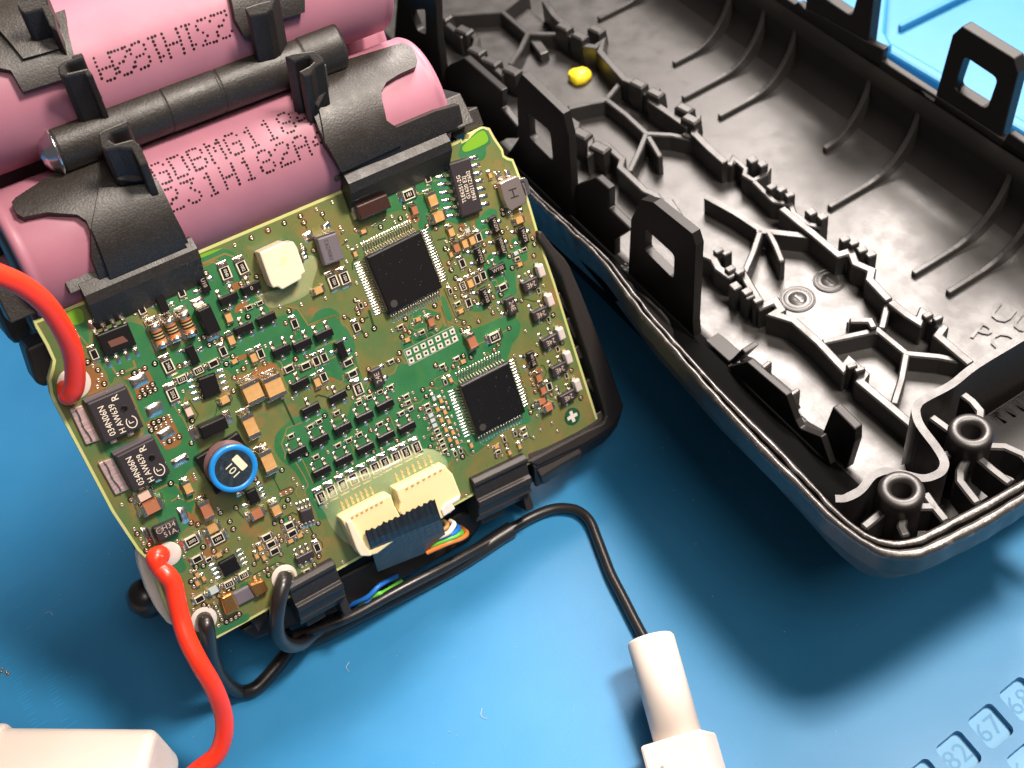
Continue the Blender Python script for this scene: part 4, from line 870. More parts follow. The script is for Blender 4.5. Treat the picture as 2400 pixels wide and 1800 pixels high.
region('Z', [(822, 462), (870, 470), (890, 500), (913, 498), (945, 490), (984, 508), (978, 534), (1000, 545), (1035, 532), (1040, 515), (1078, 528), (1122, 513), (1142, 487), (1163, 490), (1168, 503), (1160, 530), (1146, 532), (1140, 560), (1122, 560), (1122, 536), (1095, 530), (1060, 410), (1050, 370), (1030, 360), (830, 450)])
region('Z', [(1140, 600), (1165, 585), (1200, 600), (1207, 640), (1213, 690), (1190, 697), (1165, 705), (1158, 670), (1150, 658), (1130, 640)])
region('Z', [(1195, 560), (1225, 555), (1240, 610), (1222, 615), (1205, 590)])
region('U', [(480, 1000), (500, 930), (540, 915), (600, 850), (655, 825), (700, 925), (655, 950), (665, 1000), (640, 1040), (560, 1050), (500, 1030)], 'green'); region('U', [(500, 960), (530, 925), (600, 862), (650, 838), (685, 915), (600, 960), (520, 990)], 'lime', ZT)
region('M', [(500, 515), (700, 430), (760, 600), (770, 780), (700, 760), (620, 640), (560, 600), (530, 560)], 'green'); region('M', [(500, 520), (700, 435), (740, 570), (640, 600), (560, 590)], 'lime', ZT)
region('A', [(330, 450), (480, 385), (700, 330), (560, 400), (370, 480)], 'lime', ZT)
region('O', [(745, 830), (1040, 680), (1060, 740), (735, 900)], 'green')
region('O', [(800, 260), (1000, 430), (1080, 420), (960, 480), (860, 440), (760, 330)][0:0] + [(960, 440), (1080, 400), (1060, 460), (980, 500)], 'green')
region('L', [(1430, 920), (1540, 880), (1600, 900), (1570, 940), (1470, 990)], 'green')
region('H', [(810, 370), (830, 230), (900, 170), (1000, 130), (1100, 140), (1190, 200), (1215, 270), (1110, 245), (900, 330)], 'green', ZG + .0005)
region('D', [(90, 690), (150, 680), (200, 800), (310, 1100), (240, 1130), (190, 1080)], 'green'); region('D', [(550, 870), (760, 780), (900, 880), (820, 960), (620, 960)], 'green')
region('F', [(860, 200), (1000, 140), (1110, 130), (1300, 200), (1345, 350), (1240, 450), (1120, 520), (960, 560), (850, 440)], 'green')
region('F', [(930, 250), (1060, 220), (1060, 300), (1000, 330), (940, 380), (900, 340)], 'pour', ZG + .001); region('F', [(1180, 200), (1290, 220), (1320, 330), (1250, 430), (1190, 400)], 'pour', ZG + .001)
for c_, pts in [('G', [(0, 1160), (310, 1050), (345, 1090), (475, 1400), (440, 1460), (300, 1520), (240, 1500), (120, 1310), (20, 1240)]), ('M', [(1130, 1075), (1030, 1060), (1270, 960), (1365, 1165), (1200, 1250)]), ('M', [(770, 890), (850, 960), (950, 1120), (750, 1220), (700, 1120)]), ('L', [(230, 380), (300, 330), (345, 420), (280, 450)]),
               ('L', [(1400, 590), (1440, 550), (1560, 500), (1600, 540), (1560, 590), (1420, 640)]), ('G', [(1150, 560), (1200, 660), (1450, 620), (1560, 560), (1730, 470), (1690, 390), (1540, 410), (1330, 540)]), ('G', [(1110, 330), (1330, 260), (1330, 320), (1220, 370)]), ('A', [(700, 850), (860, 770), (960, 760), (960, 850), (780, 900)]), ('A', [(840, 1080), (990, 1000), (1000, 1080), (860, 1190), (820, 1160)]),
               ('H', [(1060, 1130), (1120, 1130), (1140, 1190), (1080, 1200)]), ('L', [(400, 1300), (520, 1310), (560, 1360), (470, 1400)]), ('N', [(1600, 720), (1700, 780), (1740, 860), (1620, 840), (1560, 740)]), ('C', [(760, 880), (830, 850), (830, 960), (770, 1000)]), ('C', [(560, 890), (640, 900), (640, 1000), (560, 1030)]), ('E', [(990, 620), (1150, 550), (1200, 620), (1130, 720), (1010, 700)]), ('B', [(1380, 580), (1560, 590), (1570, 640), (1480, 690), (1400, 640)])]:
    region(c_, pts, 'copperorange', ZG + .0015, name='copper_patch')
TR = [('A', .028, [(340, 572), (700, 412), (820, 452)]), ('A', .022, [(320, 622), (550, 522), (620, 545)]), ('A', .022, [(1480, 1090), (1640, 1125), (1780, 1338), (1990, 1260), (2110, 1212), (2200, 1260)]),
      ('H', .020, [(790, 385), (1110, 242), (1200, 278), (1250, 380), (1300, 400), (1390, 555), (1420, 560)]), ('H', .018, [(860, 740), (880, 710), (1150, 600)]), ('H', .018, [(1040, 875), (1150, 830)]), ('H', .018, [(545, 440), (575, 525)]), ('H', .018, [(1180, 1240), (1260, 1170), (1245, 1110), (1290, 1085)]), ('H', .018, [(1400, 920), (1450, 1020)]), ('H', .018, [(1590, 1300), (1640, 1185)]),
      ('H', .018, [(270, 880), (350, 910), (385, 980)]), ('H', .018, [(540, 1040), (580, 1110)]), ('G', .020, [(370, 920), (400, 990), (440, 1060), (480, 1090), (625, 1370)]), ('G', .018, [(1930, 1195), (1840, 1235), (1765, 1440), (1815, 1560), (1810, 1640)]), ('G', .018, [(2040, 1160), (1930, 1200)]),
      ('G', .02, [(520, 830), (490, 940), (520, 970)]), ('I', .018, [(290, 1010), (390, 1175), (455, 1310), (410, 1380), (412, 1460)]), ('I', .018, [(370, 960), (520, 1290)]), ('I', .018, [(320, 1310), (292, 1400), (330, 1480)]), ('L', .024, [(0, 690), (90, 645), (240, 690), (400, 600)]), ('L', .024, [(0, 460), (80, 480), (150, 600)]),
      ('F', .020, [(690, 770), (740, 742), (795, 790), (830, 835), (860, 838)]), ('F', .018, [(725, 850), (690, 950), (610, 1000)]), ('F', .016, [(1480, 850), (1420, 880), (1400, 950), (1220, 1035), (1180, 1100)]), ('F', .016, [(1055, 1180), (1150, 1140), (1240, 1170), (1320, 1130)]), ('F', .014, [(1450, 1080), (1510, 1110)]),
      ('F', .014, [(1855, 720), (1900, 700), (1920, 750)]), ('F', .014, [(1680, 760), (1700, 830)]), ('F', .014, [(880, 200), (870, 300), (855, 380), (885, 430)]), ('F', .014, [(930, 210), (890, 290), (900, 375), (960, 410), (1060, 380)]), ('F', .014, [(1100, 120), (1290, 190), (1345, 340), (1320, 390)]), ('F', .014, [(1280, 45), (1365, 300), (1500, 345), (1590, 400)]),
      ('F', .014, [(1360, 0), (1445, 220), (1490, 275)]), ('F', .014, [(1090, 180), (1100, 400), (1210, 460)]), ('F', .018, [(1765, 595), (1880, 540)]), ('F', .024, [(2090, 435), (2165, 390)]), ('F', .014, [(1505, 342), (1585, 312)]), ('F', .014, [(910, 530), (950, 610)]), ('F', .014, [(1090, 450), (1130, 530)]),
      ('D', .014, [(0, 940), (90, 980), (160, 1220), (130, 1270)]), ('D', .014, [(30, 805), (110, 875), (200, 1130), (250, 1225)]), ('D', .014, [(140, 580), (310, 1010), (360, 1100)]), ('D', .016, [(945, 890), (1080, 830)]), ('D', .014, [(1400, 830), (1450, 815)]), ('D', .014, [(1190, 370), (1200, 430)]), ('D', .014, [(1040, 400), (1080, 490)]),
      ('J', .012, [(0, 890), (120, 840)]), ('J', .012, [(70, 1075), (190, 1005)]), ('J', .014, [(620, 1005), (740, 1012)]), ('J', .014, [(1050, 1090), (800, 1240), (720, 1225), (650, 1110), (560, 1085)]), ('J', .012, [(1130, 980), (1150, 1100)]), ('J', .012, [(30, 60), (200, 70), (270, 30)]), ('J', .012, [(940, 1000), (960, 1050), (1060, 1040)]),
      ('K', .014, [(1, 560), (60, 640)]), ('C', .016, [(830, 1090), (1050, 1000)]), ('C', .016, [(1020, 1395), (1170, 1330)]), ('C', .016, [(1340, 1165), (1520, 1080)]), ('C', .016, [(1465, 1310), (1560, 1265)]), ('C', .02, [(110, 190), (200, 150)]), ('B', .02, [(1510, 320), (1640, 280)]), ('C', .014, [(830, 1060), (870, 1300)]),
      ('I', .014, [(1700, 300), (1790, 260), (1900, 240), (1970, 170)]), ('I', .012, [(1240, 520), (1260, 580)]), ('I', .012, [(670, 820), (700, 880)]), ('I', .014, [(1000, 760), (1060, 900)]), ('I', .012, [(1500, 400), (1600, 620)]), ('O', .02, [(800, 120), (880, 60)]), ('M', .02, [(0, 0)] * 0 + [(1700, 110), (1860, 30), (1900, 50)]), ('M', .02, [(660, 670), (700, 700), (780, 800)]), ('M', .03, [(1150, 900), (1170, 960), (1060, 1010)]),
      ('M', .02, [(700, 890), (750, 915)]), ('M', .03, [(970, 960), (1010, 1030)]), ('N', .03, [(1290, 590), (1360, 540), (1470, 490)])]
GP = [('H', .020, [(1270, 262), (1330, 272), (1385, 345)]), ('H', .036, [(1625, 165), (1700, 425)]), ('H', .022, [(1520, 305), (1620, 262)]), ('H', .022, [(1505, 420), (1545, 500), (1580, 522)]), ('H', .020, [(850, 1415), (895, 1385), (1025, 1420)]), ('G', .030, [(1775, 850), (1935, 1195)]), ('L', .014, [(1330, 380), (1420, 560)]), ('L', .014, [(1420, 556), (1560, 500), (1600, 530), (1580, 580), (1430, 650), (1410, 700)]),
      ('L', .014, [(860, 780), (880, 830), (950, 905)]), ('L', .014, [(1070, 1640), (1390, 1478), (1560, 1525)]), ('L', .016, [(1440, 915), (1580, 835), (1640, 865)]), ('L', .02, [(1790, 1000), (1850, 1120)]), ('L', .012, [(1900, 1170), (1960, 1225), (1970, 1290)]), ('E', .012, [(1150, 520), (1210, 540), (1250, 640), (1190, 770)]), ('J', .012, [(1770, 900), (1800, 940), (1850, 930)]), ('J', .012, [(1740, 430), (1790, 490), (1900, 440)]),
      ('D', .012, [(1490, 745), (1560, 740), (1700, 785), (1770, 765)]), ('C', .016, [(180, 1200), (330, 1160)]), ('B', .014, [(560, 970), (620, 920)]), ('B', .016, [(740, 1130), (690, 1200), (700, 1280)]), ('B', .014, [(300, 590), (345, 650)]), ('B', .014, [(80, 690), (110, 760)]), ('J', .012, [(1570, 800), (1680, 760)]), ('K', .0, []), ('G', .012, [(940, 920), (920, 1040), (890, 1100)]), ('G', .012, [(570, 870), (690, 1060), (650, 1130)]),
      ('B', .012, [(1880, 1530), (1930, 1659)]), ('D', .012, [(150, 560), (330, 1020), (400, 1090), (480, 1110)]), ('J', .012, [(500, 1090), (640, 1130), (720, 1245)]), ('O', .016, [(900, 330), (1190, 205), (1300, 250)][0:0]), ('I', .012, [(1980, 150), (2100, 110)])]
for lst, m_, nm in ((TR, 'trace', 'copper_trace'), (GP, 'gap', 'copper_trace')):
    for c_, wd, pts in lst:
        if len(pts) < 2: continue
        mb = MB(); mb.ribbon([bp(c_, x, y) for x, y in pts], max(wd, .012), ZT + (.0005 if m_ == 'gap' else 0)); put(nm, mb.mesh(nm, m_), BO)
# ---------------------------------------------------------------- vias
VIA = dict(A="830,300;1045,205;1260,110;1470,15;1725,10;1690,300;1115,415;1110,710;455,665;910,800;925,1035;910,1160;1000,1230;1535,1160;1415,1100;1690,1070;2005,990;1490,1310;1225,1610;500,1595;570,1560;660,1520;365,1525;430,1495;1850,370",
B="20,590;230,500;435,410;640,320;645,405;305,560;70,665;535,735;25,965;735,770;755,980;635,985;620,1180;750,1455;1320,235;1370,480;1400,590;1315,620;1245,670;1205,595;1505,650;1060,730;1665,725;1775,745;1910,920;1900,1010;2065,845;1945,1200;2025,1205;1975,1285;2035,1390;1930,1475;2030,1530;2120,1620",
C="665,935;590,1015;820,980;540,1125;335,1230;320,1345;990,1280;1390,995;1300,1060;1300,670;1320,750;1185,280;1830,1170;1860,1275;1850,1470;1460,1315;1425,1480;1060,1585;380,1600;490,1610",
D="240,125;345,135;280,245;600,255;350,380;215,490;350,560;595,630;465,690;345,705;1330,205;1555,320;935,525;1000,710;1135,670;680,785;940,895;1090,920;995,980;750,1130;360,1115;495,1155;580,1245;460,1280;1490,770;1560,1300;1275,1250;1085,1535;1020,1625;1760,1530;40,1060;1870,510;2035,1020;1700,10",
E="725,375;245,345;400,285;465,195;25,395;1215,335;990,665;1175,610;1000,760;1040,840;1070,955;1410,875;1330,1005;1395,1065;1460,1155;1030,1190;995,1290;1100,1345;1340,1465;1160,1575;1430,1590;1500,160;1650,610;1805,1055",
F="40,235;180,20;310,70;200,130;220,190;270,280;425,385;320,470;170,500;190,720;350,915;655,415;830,260;1070,175;1210,90;920,335;1040,295;820,405;885,435;955,470;785,490;1245,245;1230,405;750,705;740,800;1220,865;1355,910;1450,880;1520,900;1580,740;1680,760;1855,720;1980,670;2030,600;1175,1105;1055,1180;1155,1200;1305,1205;1335,1280;1360,1350;1390,1420;1430,1525;1470,1625;1100,1265;925,1220;750,1310;955,1300;785,1385;1020,1430;1000,1530;1075,1555;365,1200;145,1285;665,1195;600,1575",
G="125,400;445,435;1135,305;1050,405;1310,385;1195,500;1275,465;1435,475;1550,400;1155,580;1145,755;490,760;440,1015;610,1140;600,1430;1875,640;1950,340;2095,310;1500,1450;1775,840;1910,855;30,710;95,670;130,735;65,765;45,1210;110,1170;175,1145;240,1115;310,1080;80,1265;140,1235;205,1205;270,1175;340,1140;245,1440;315,1405;375,1375;440,1345",
M="755,915;800,950;845,985;880,1030;850,1075;900,1105;840,1130;1160,1015;1205,995;1250,970;1320,1110;1340,1150;1275,1140;1230,1160;1300,1170;1250,1195;1205,1220;1015,1025;1055,1005;1140,460;1165,495;1335,930",
N="1050,675;1130,630;1475,490;1540,610;1660,145;1160,885;1185,925;1215,970;1240,1010;1290,1020;1265,1070;1650,830;1710,845;1885,710;1905,745;1985,820;2015,885;2065,965;1755,1040;1600,1075;1590,1125;2040,700;1690,450;1675,415;1530,990",
O="650,115;940,45;1080,105;850,150;740,155;590,290;540,330;650,280;720,415;570,460;545,415;560,530;1095,380;1135,355;1175,330;1215,360;1290,270;1250,300;1205,310;1320,180;1090,265;1200,255;1605,25;1650,200;1610,270;1855,250;1520,375;740,550;745,605;655,620;700,630;760,640;780,680;795,710;810,745;850,765;890,745;780,800;565,660;830,520;785,540;870,500;910,470;930,725;960,700",
I="705,55;975,45;1030,180;1250,95;1545,90;1810,115;1840,195;1635,205;1665,280;1910,325;1885,420;1955,450;1490,470;1265,600;1085,605;670,410;710,885;830,1150;1405,845;1605,735;430,910;1025,1025;1300,880;115,1115;260,1230;310,1300;390,1340;190,1500;100,1440;165,1410;225,1380;145,1590;230,1560;685,1590;1955,690;2065,710;2010,585;2040,810;2120,835;1980,160;1940,75;2040,100",
J="65,130;270,135;305,235;340,330;375,420;430,555;490,700;525,795;555,885;600,990;30,775;95,950;65,1080;175,1115;430,1065;375,1220;525,1315;620,1255;805,1170;1065,1080;1380,1060;1610,875;1645,980;1850,925;1210,1250;1305,1245;1970,800;2165,675",
L="860,770;620,790;640,840;765,955;810,1055;880,1170;1440,285;1585,400;1095,400;1345,975;1435,950;1545,905;1665,970;1690,1020;1910,975;1765,1085;1850,1150;1430,1375;1400,1140;1435,1200;1905,1410;1865,1510",
K="20,590;1840,450;240,1320")
mb = MB(); mb.lathe([(.0125, .000), (.016, .004), (.026, .003), (.028, -.002)], 12, mi=0); mb.lathe([(0.001, -.0005), (.0135, -.0005)], 10, mi=1)
via_me = mb.mesh('via', ['ring', 'hole'])
mb = MB(); mb.lathe([(0.001, 0), (.042, 0)], 14); halo_me = mb.mesh('via_halo', 'gap'); mb = MB(); mb.lathe([(0.001, 0), (.045, 0)], 14); halo2 = mb.mesh('via_halo', 'copperorange')
seen = []; extra = []
for c_, s_ in VIA.items():
    for t in s_.split(';'):
        x, y = map(float, t.split(',')); p = bp(c_, x, y)
        if any((p - q).length < .055 for q in seen): continue
        seen.append(p)
        if len(seen) <= 290:
            o = put('via', via_me, BO, (p.x, p.y, ZV)); o.scale = (1, 1, 1)
        else: extra.append(p)
if extra:
    mb = MB()
    for p in extra: mb.lathe([(.0125, .000), (.016, .004), (.026, .003), (.028, -.002)], 10, mi=0, c=(p.x, p.y, ZV)); mb.lathe([(0.001, -.0005), (.0135, -.0005)], 8, mi=1, c=(p.x, p.y, ZV))
    o = put('small_via', mb.mesh('small_via', ['ring', 'hole']), BO); o['kind'] = 'stuff'
k = 0
mh = MB(); mo = MB()
for i, p in enumerate(seen):
    r_ = random.random()
    (mh if r_ < .30 else mo).lathe([(0.001, 0), (.040 + .01 * random.random(), 0)], 12, c=(p.x, p.y, ZT + .001)) if r_ < .62 else None
o = put('via_clearance', mh.mesh('via_clearance', 'gap'), BO); o['kind'] = 'stuff'
o = put('thin_mask_spot', mo.mesh('thin_mask_spot', 'copperorange'), BO); o['kind'] = 'stuff'
# ---------------------------------------------------------------- two terminal parts
SIZ = {4: (.122, .066, .038), 6: (.185, .104, .048), 8: (.248, .150, .057), 12: (.33, .17, .06)}
_p = {}
def fillet(mb, x, s_, wy, h, out, mi):
    """solder wedge leaving the end of a part at x in direction s_"""
    a = x; b = x + s_ * out; y = wy * .55; n = 5
    vs = []
    for i in range(n + 1):
        t = i / n; xx = a + (b - a) * t; z = h * (1 - t) ** 1.7; yy = wy * .5 * (1 + .14 * math.sin(t * math.pi))
        vs += [(xx, -yy, .001), (xx, -yy * .8, z + .002), (xx, yy * .8, z + .002), (xx, yy, .001)]
    fs = []
    for i in range(n):
        for k in range(3): fs.append((i * 4 + k, (i + 1) * 4 + k, (i + 1) * 4 + k + 1, i * 4 + k + 1))
    if s_ < 0: fs = [f[::-1] for f in fs]
    mb.add(vs, fs, mi, True)
def two_term(kind, size, colr=None, h=None, dims=None, sol='solder'):
    key = (kind, size, colr, h, dims)
    if key in _p: return _p[key]
    l, w_, hh = dims or SIZ[size]; hh = h or hh; res = {}
    t = l * (.17 if kind == 'R' else .19)
    mb = MB()
    if kind == 'R':
        mb.box(-l / 2 + .006, l / 2 - .006, -w_ / 2 + .003, w_ / 2 - .003, .004, hh * .9, 0, .002)
        mb.box(-l / 2 + t * 1.1, l / 2 - t * 1.1, -w_ * .36, w_ * .36, hh * .9, hh, 1, .003)
        res['body'] = mb.mesh('resistor', ['ceram', 'rtop'])
    else:
        mb.box(-l / 2 + t * .8, l / 2 - t * .8, -w_ / 2 + .004, w_ / 2 - .004, .004, hh - .004, 0, .004)
        res['body'] = mb.mesh('capacitor', [colr])
    mb = MB(); ov = .0 if kind == 'R' else .003
    mb.box(l / 2 - t, l / 2, -w_ / 2 - ov, w_ / 2 + ov, .002, hh * (.93 if kind == 'R' else 1) + ov, 0, .004); fillet(mb, l / 2 - .002, 1, w_, hh * .85, l * .17, 0)
    res['term'] = mb.mesh('terminal', [sol if kind == 'C' or size > 4 else sol])
    res['h'] = hh; res['l'] = l; _p[key] = res; return res
def rot_of(o_): return {'h': 0.0, 'v': math.pi / 2}[o_]
def place2(kind, c, x, y, ori, size, colr=None, txt=None, h=None, dims=None, trot=None, sol='solder', label=None):
    R_ = two_term(kind, size, colr, h, dims, sol); p = bp(c, x, y, R_['h'] * .9); jx = random.uniform(-.03, .03)
    o = put('resistor' if kind == 'R' else 'capacitor', R_['body'], BO, (p.x, p.y, .001), rz=rot_of(ori) + jx, label=label)
    for s_ in (0, math.pi): put('terminal', R_['term'], o, (0, 0, 0), rz=s_)
    if txt:
        tr_ = (0 if ori == 'h' else -math.pi) if trot is None else trot
        put('marking', text_mesh(txt, R_['l'] * (.27 if len(txt) > 3 else .34), 'print', .82), o, (0, 0, R_['h'] + .0012), rz=tr_)
    return o
Rl = [('A', 715, 660, 'v', 8, '0040'), ('A', 930, 590, 'v', 8, '1002'), ('A', 140, 910, 'v', 6), ('A', 1020, 1110, 'h', 4), ('A', 1160, 1055, 'h', 4), ('A', 1610, 1320, 'v', 6), ('B', 455, 1440, 'v', 8, '1501'), ('B', 600, 1390, 'v', 8, '1501'), ('B', 1430, 310, 'h', 8, '181'), ('B', 1675, 90, 'v', 6),
      ('C', 905, 1150, 'v', 6), ('C', 620, 1600, 'v', 6), ('C', 1690, 1365, 'h', 4), ('C', 1570, 1530, 'h', 4), ('D', 835, 340, 'v', 6), ('D', 725, 410, 'v', 6), ('D', 480, 520, 'v', 6, '111'), ('D', 265, 610, 'v', 4), ('D', 1175, 540, 'h', 6), ('D', 580, 810, 'v', 6), ('D', 400, 830, 'h', 4),
      ('D', 1790, 600, 'v', 4), ('D', 1960, 1100, 'v', 4), ('E', 1430, 260, 'v', 4), ('E', 1575, 700, 'v', 4), ('E', 1300, 870, 'v', 6), ('F', 200, 370, 'v', 6), ('F', 255, 90, 'v', 4), ('F', 770, 370, 'h', 4), ('F', 1050, 440, 'h', 4), ('F', 650, 820, 'h', 4), ('F', 1990, 500, 'h', 8, '28.7'), ('F', 1500, 780, 'h', 4), ('F', 1310, 880, 'h', 4),
      ('F', 1350, 1080, 'v', 4), ('F', 90, 830, 'h', 6), ('F', 150, 975, 'h', 6), ('F', 225, 1170, 'v', 8, '0040'), ('F', 640, 1150, 'h', 4), ('F', 505, 1210, 'h', 4), ('F', 370, 1280, 'h', 4), ('F', 235, 1355, 'h', 4), ('F', 845, 1270, 'h', 4), ('F', 870, 1350, 'h', 4), ('F', 905, 1430, 'h', 4), ('F', 785, 1490, 'h', 4), ('F', 1115, 1390, 'h', 4), ('F', 1135, 1455, 'h', 4),
      ('J', 180, 815, 'h', 4), ('J', 220, 905, 'h', 4), ('J', 260, 990, 'h', 4), ('J', 290, 1075, 'h', 4), ('J', 325, 1165, 'h', 4), ('J', 495, 1205, 'v', 4), ('J', 590, 1155, 'v', 4), ('J', 1240, 1175, 'h', 4), ('J', 1345, 960, 'v', 4), ('J', 1530, 860, 'v', 4), ('J', 1680, 790, 'h', 4), ('J', 1710, 900, 'h', 4),
      ('I', 830, 380, 'h', 4), ('I', 600, 490, 'h', 4), ('I', 485, 560, 'h', 4), ('I', 235, 680, 'h', 4), ('I', 560, 950, 'h', 4), ('I', 845, 800, 'h', 4), ('I', 985, 735, 'h', 4), ('I', 1125, 660, 'h', 4), ('I', 1390, 525, 'h', 4),
      ('H', 480, 1010, 'h', 6), ('H', 720, 970, 'h', 6), ('H', 870, 900, 'v', 6), ('H', 985, 850, 'v', 6), ('H', 980, 1130, 'v', 6), ('H', 70, 790, 'v', 6), ('G', 1015, 240, 'v', 6), ('G', 890, 400, 'h', 6), ('G', 305, 430, 'v', 8, '2462'), ('G', 360, 800, 'v', 8, '2552'), ('G', 695, 490, 'h', 6, '133'), ('G', 480, 600, 'h', 6, '133'),
      ('M', 660, 690, 'v', 4), ('M', 815, 850, 'v', 6), ('M', 1225, 460, 'v', 6), ('N', 1660, 990, 'h', 8, '2002'), ('N', 1885, 970, 'h', 8, '1301'), ('O', 600, 225, 'h', 6), ('O', 700, 230, 'h', 4), ('O', 1000, 365, 'h', 6, '133'), ('O', 875, 440, 'h', 6, '113'), ('O', 620, 570, 'h', 6),
      ('L', 1250, 1160, 'h', 6), ('L', 1305, 1250, 'h', 6), ('L', 1350, 1340, 'h', 6), ('L', 1540, 1010, 'h', 6), ('L', 1580, 1110, 'h', 6), ('L', 1900, 1290, 'v', 6), ('L', 1770, 1600, 'h', 4)]
for r_ in Rl: place2('R', *r_[:5], txt=r_[5] if len(r_) > 5 else None)
for x, y in [(625, 1470), (760, 1390), (905, 1310), (1045, 1235), (1190, 1165), (1330, 1090), (1455, 1020), (1600, 950), (1725, 885), (1865, 820)]: place2('R', 'I', x, y, 'v', 8, txt='2002')
Cl = [('A', 755, 1240, 'v', 6, 'y'), ('A', 790, 1530, 'v', 6, 'y'), ('A', 1920, 890, 'h', 6, 'y'), ('B', 845, 790, 'h', 4, 'y'), ('B', 735, 1080, 'v', 4, 'y'), ('B', 1505, 510, 'v', 6, 'r'), ('B', 1740, 380, 'v', 8, 'y'), ('B', 1820, 600, 'h', 8, 'y'), ('C', 430, 1060, 'v', 6, 'y'), ('C', 520, 1330, 'v', 6, 'r'), ('C', 665, 1260, 'v', 6, 'y'), ('C', 790, 1200, 'v', 6, 'y'),
      ('C', 425, 1450, 'v', 4, 'y'), ('C', 1605, 860, 'h', 6, 'y'), ('C', 710, 1040, 'h', 4, 'w'), ('C', 1550, 1430, 'h', 4, 'w'), ('C', 1100, 80, 'v', 4, 'y'), ('D', 1470, 150, 'h', 4, 'y'), ('D', 610, 470, 'v', 6, 'y'), ('D', 450, 960, 'h', 4, 'y'), ('E', 1130, 730, 'v', 6, 'r'), ('E', 1200, 930, 'v', 6, 'r'), ('E', 1185, 1110, 'h', 6, 'r'), ('F', 1000, 270, 'h', 4, 'y'), ('F', 1165, 300, 'v', 6, 'r'), ('F', 860, 540, 'h', 4, 'y'),
      ('F', 1585, 820, 'h', 4, 'y'), ('F', 1420, 1050, 'v', 4, 'y'), ('F', 1200, 1290, 'v', 4, 'w'), ('F', 1295, 1320, 'v', 4, 'y'), ('F', 1250, 1430, 'v', 4, 'y'), ('F', 1345, 1465, 'v', 4, 'y'), ('F', 1300, 1570, 'v', 4, 'y'), ('F', 1395, 1590, 'v', 4, 'y'), ('F', 1165, 1515, 'h', 4, 'w'), ('F', 1190, 1580, 'h', 4, 'w'), ('F', 1215, 1645, 'h', 4, 'w'),
      ('J', 335, 785, 'v', 4, 'y'), ('J', 455, 830, 'v', 4, 'y'), ('J', 400, 955, 'v', 4, 'y'), ('J', 525, 1000, 'v', 4, 'y'), ('J', 775, 1060, 'v', 4, 'y'), ('J', 1215, 1085, 'h', 4, 'y'), ('J', 1435, 1180, 'v', 4, 'y'), ('J', 1610, 1080, 'v', 4, 'y'), ('H', 885, 1200, 'v', 6, 'y'), ('G', 1165, 375, 'h', 4, 'y'), ('G', 1410, 320, 'v', 6, 'y'), ('G', 1040, 875, 'h', 6, 'y'), ('G', 570, 1020, 'v', 6, 'p'),
      ('O', 790, 190, 'h', 4, 'y'), ('O', 600, 360, 'v', 4, 'y'), ('O', 655, 390, 'v', 4, 'y'), ('O', 600, 430, 'v', 4, 'y'), ('O', 745, 495, 'h', 6, 'w'), ('L', 1560, 1210, 'h', 4, 'y'), ('L', 1680, 1140, 'h', 4, 'y'), ('L', 1160, 1300, 'v', 4, 'y'), ('L', 1115, 1400, 'v', 4, 'y'), ('L', 1210, 1420, 'v', 4, 'y')]
for r_ in Cl: place2('C', *r_[:4], r_[4], colr=r_[5], h={4: .045, 6: .075, 8: .11}[r_[4]])
for c_, x, y, o_, col_, dm in [('G', 1400, 770, 'v', 'y', (.34, .27, .17)), ('G', 1680, 700, 'v', 'y', (.34, .27, .17)), ('G', 1370, 1210, 'v', 'y', (.38, .185, .15)), ('L', 1270, 180, 'v', 'y', (.37, .19, .15)), ('F', 1700, 560, 'v', 'r', (.27, .15, .13)), ('L', 1370, 800, 'v', 'y', (.23, .135, .11)), ('L', 1130, 860, 'h', 'r', (.23, .135, .11)), ('L', 225, 520, 'v', 'y', (.22, .12, .09)),
                               ('L', 470, 810, 'v', 'r', (.30, .16, .13)), ('L', 550, 1050, 'h', 'y', (.22, .12, .09)), ('N', 1250, 600, 'h', 'p', (.25, .125, .09)), ('N', 1315, 695, 'h', 'r', (.31, .18, .14)), ('E', 1290, 1210, 'h', 'r', (.20, .125, .13))]:
    place2('C', c_, x, y, o_, 12, colr=col_, dims=dm, sol='solder')
# ---------------------------------------------------------------- transistors (three leads)
def lead_mesh(name, wd, out, zt, foot, m='tin'):
    mb = MB(); t = .012
    pts = [(0, zt), (out * .25, zt), (out * .5, .012 + t * .2), (out, .012), (out + foot, .010)]
    vs = []
    for (y, z) in pts: vs += [(-wd / 2, y, z), (wd / 2, y, z), (wd / 2, y, z - t), (-wd / 2, y, z - t)]
    fs = [(3, 2, 1, 0)] + [(i * 4 + k, i * 4 + (k + 1) % 4, i * 4 + 4 + (k + 1) % 4, i * 4 + 4 + k) for i in range(len(pts) - 1) for k in range(4)] + [tuple((len(pts) - 1) * 4 + k for k in range(4))]
    mb.add(vs, [f[::-1] for f in fs]); 
    # solder meniscus
    mb.add([(-wd * .75, out * .45, .001), (wd * .75, out * .45, .001), (wd * .75, out + foot * 1.6, .001), (-wd * .75, out + foot * 1.6, .001), (-wd * .4, out * .7, .024), (wd * .4, out * .7, .024), (wd * .3, out + foot, .017), (-wd * .3, out + foot, .017)], [(4, 5, 6, 7), (0, 1, 5, 4), (1, 2, 6, 5), (2, 3, 7, 6), (3, 0, 4, 7)], 1, True)
    return mb.mesh(name, [m, 'solder'])
LD = lead_mesh('lead', .045, .055, .045, .035)
mb = MB(); mb.chip(.145, .066, .008, .10, .016); S23 = mb.mesh('transistor', 'epoxy'); 
mb = MB(); mb.chip(.145, .066, .008, .10, .016); S23g = mb.mesh('transistor', 'epoxyg'); mb = MB(); mb.chip(.145, .088, .008, .12, .014); S24 = mb.mesh('transistor', 'epoxyg')
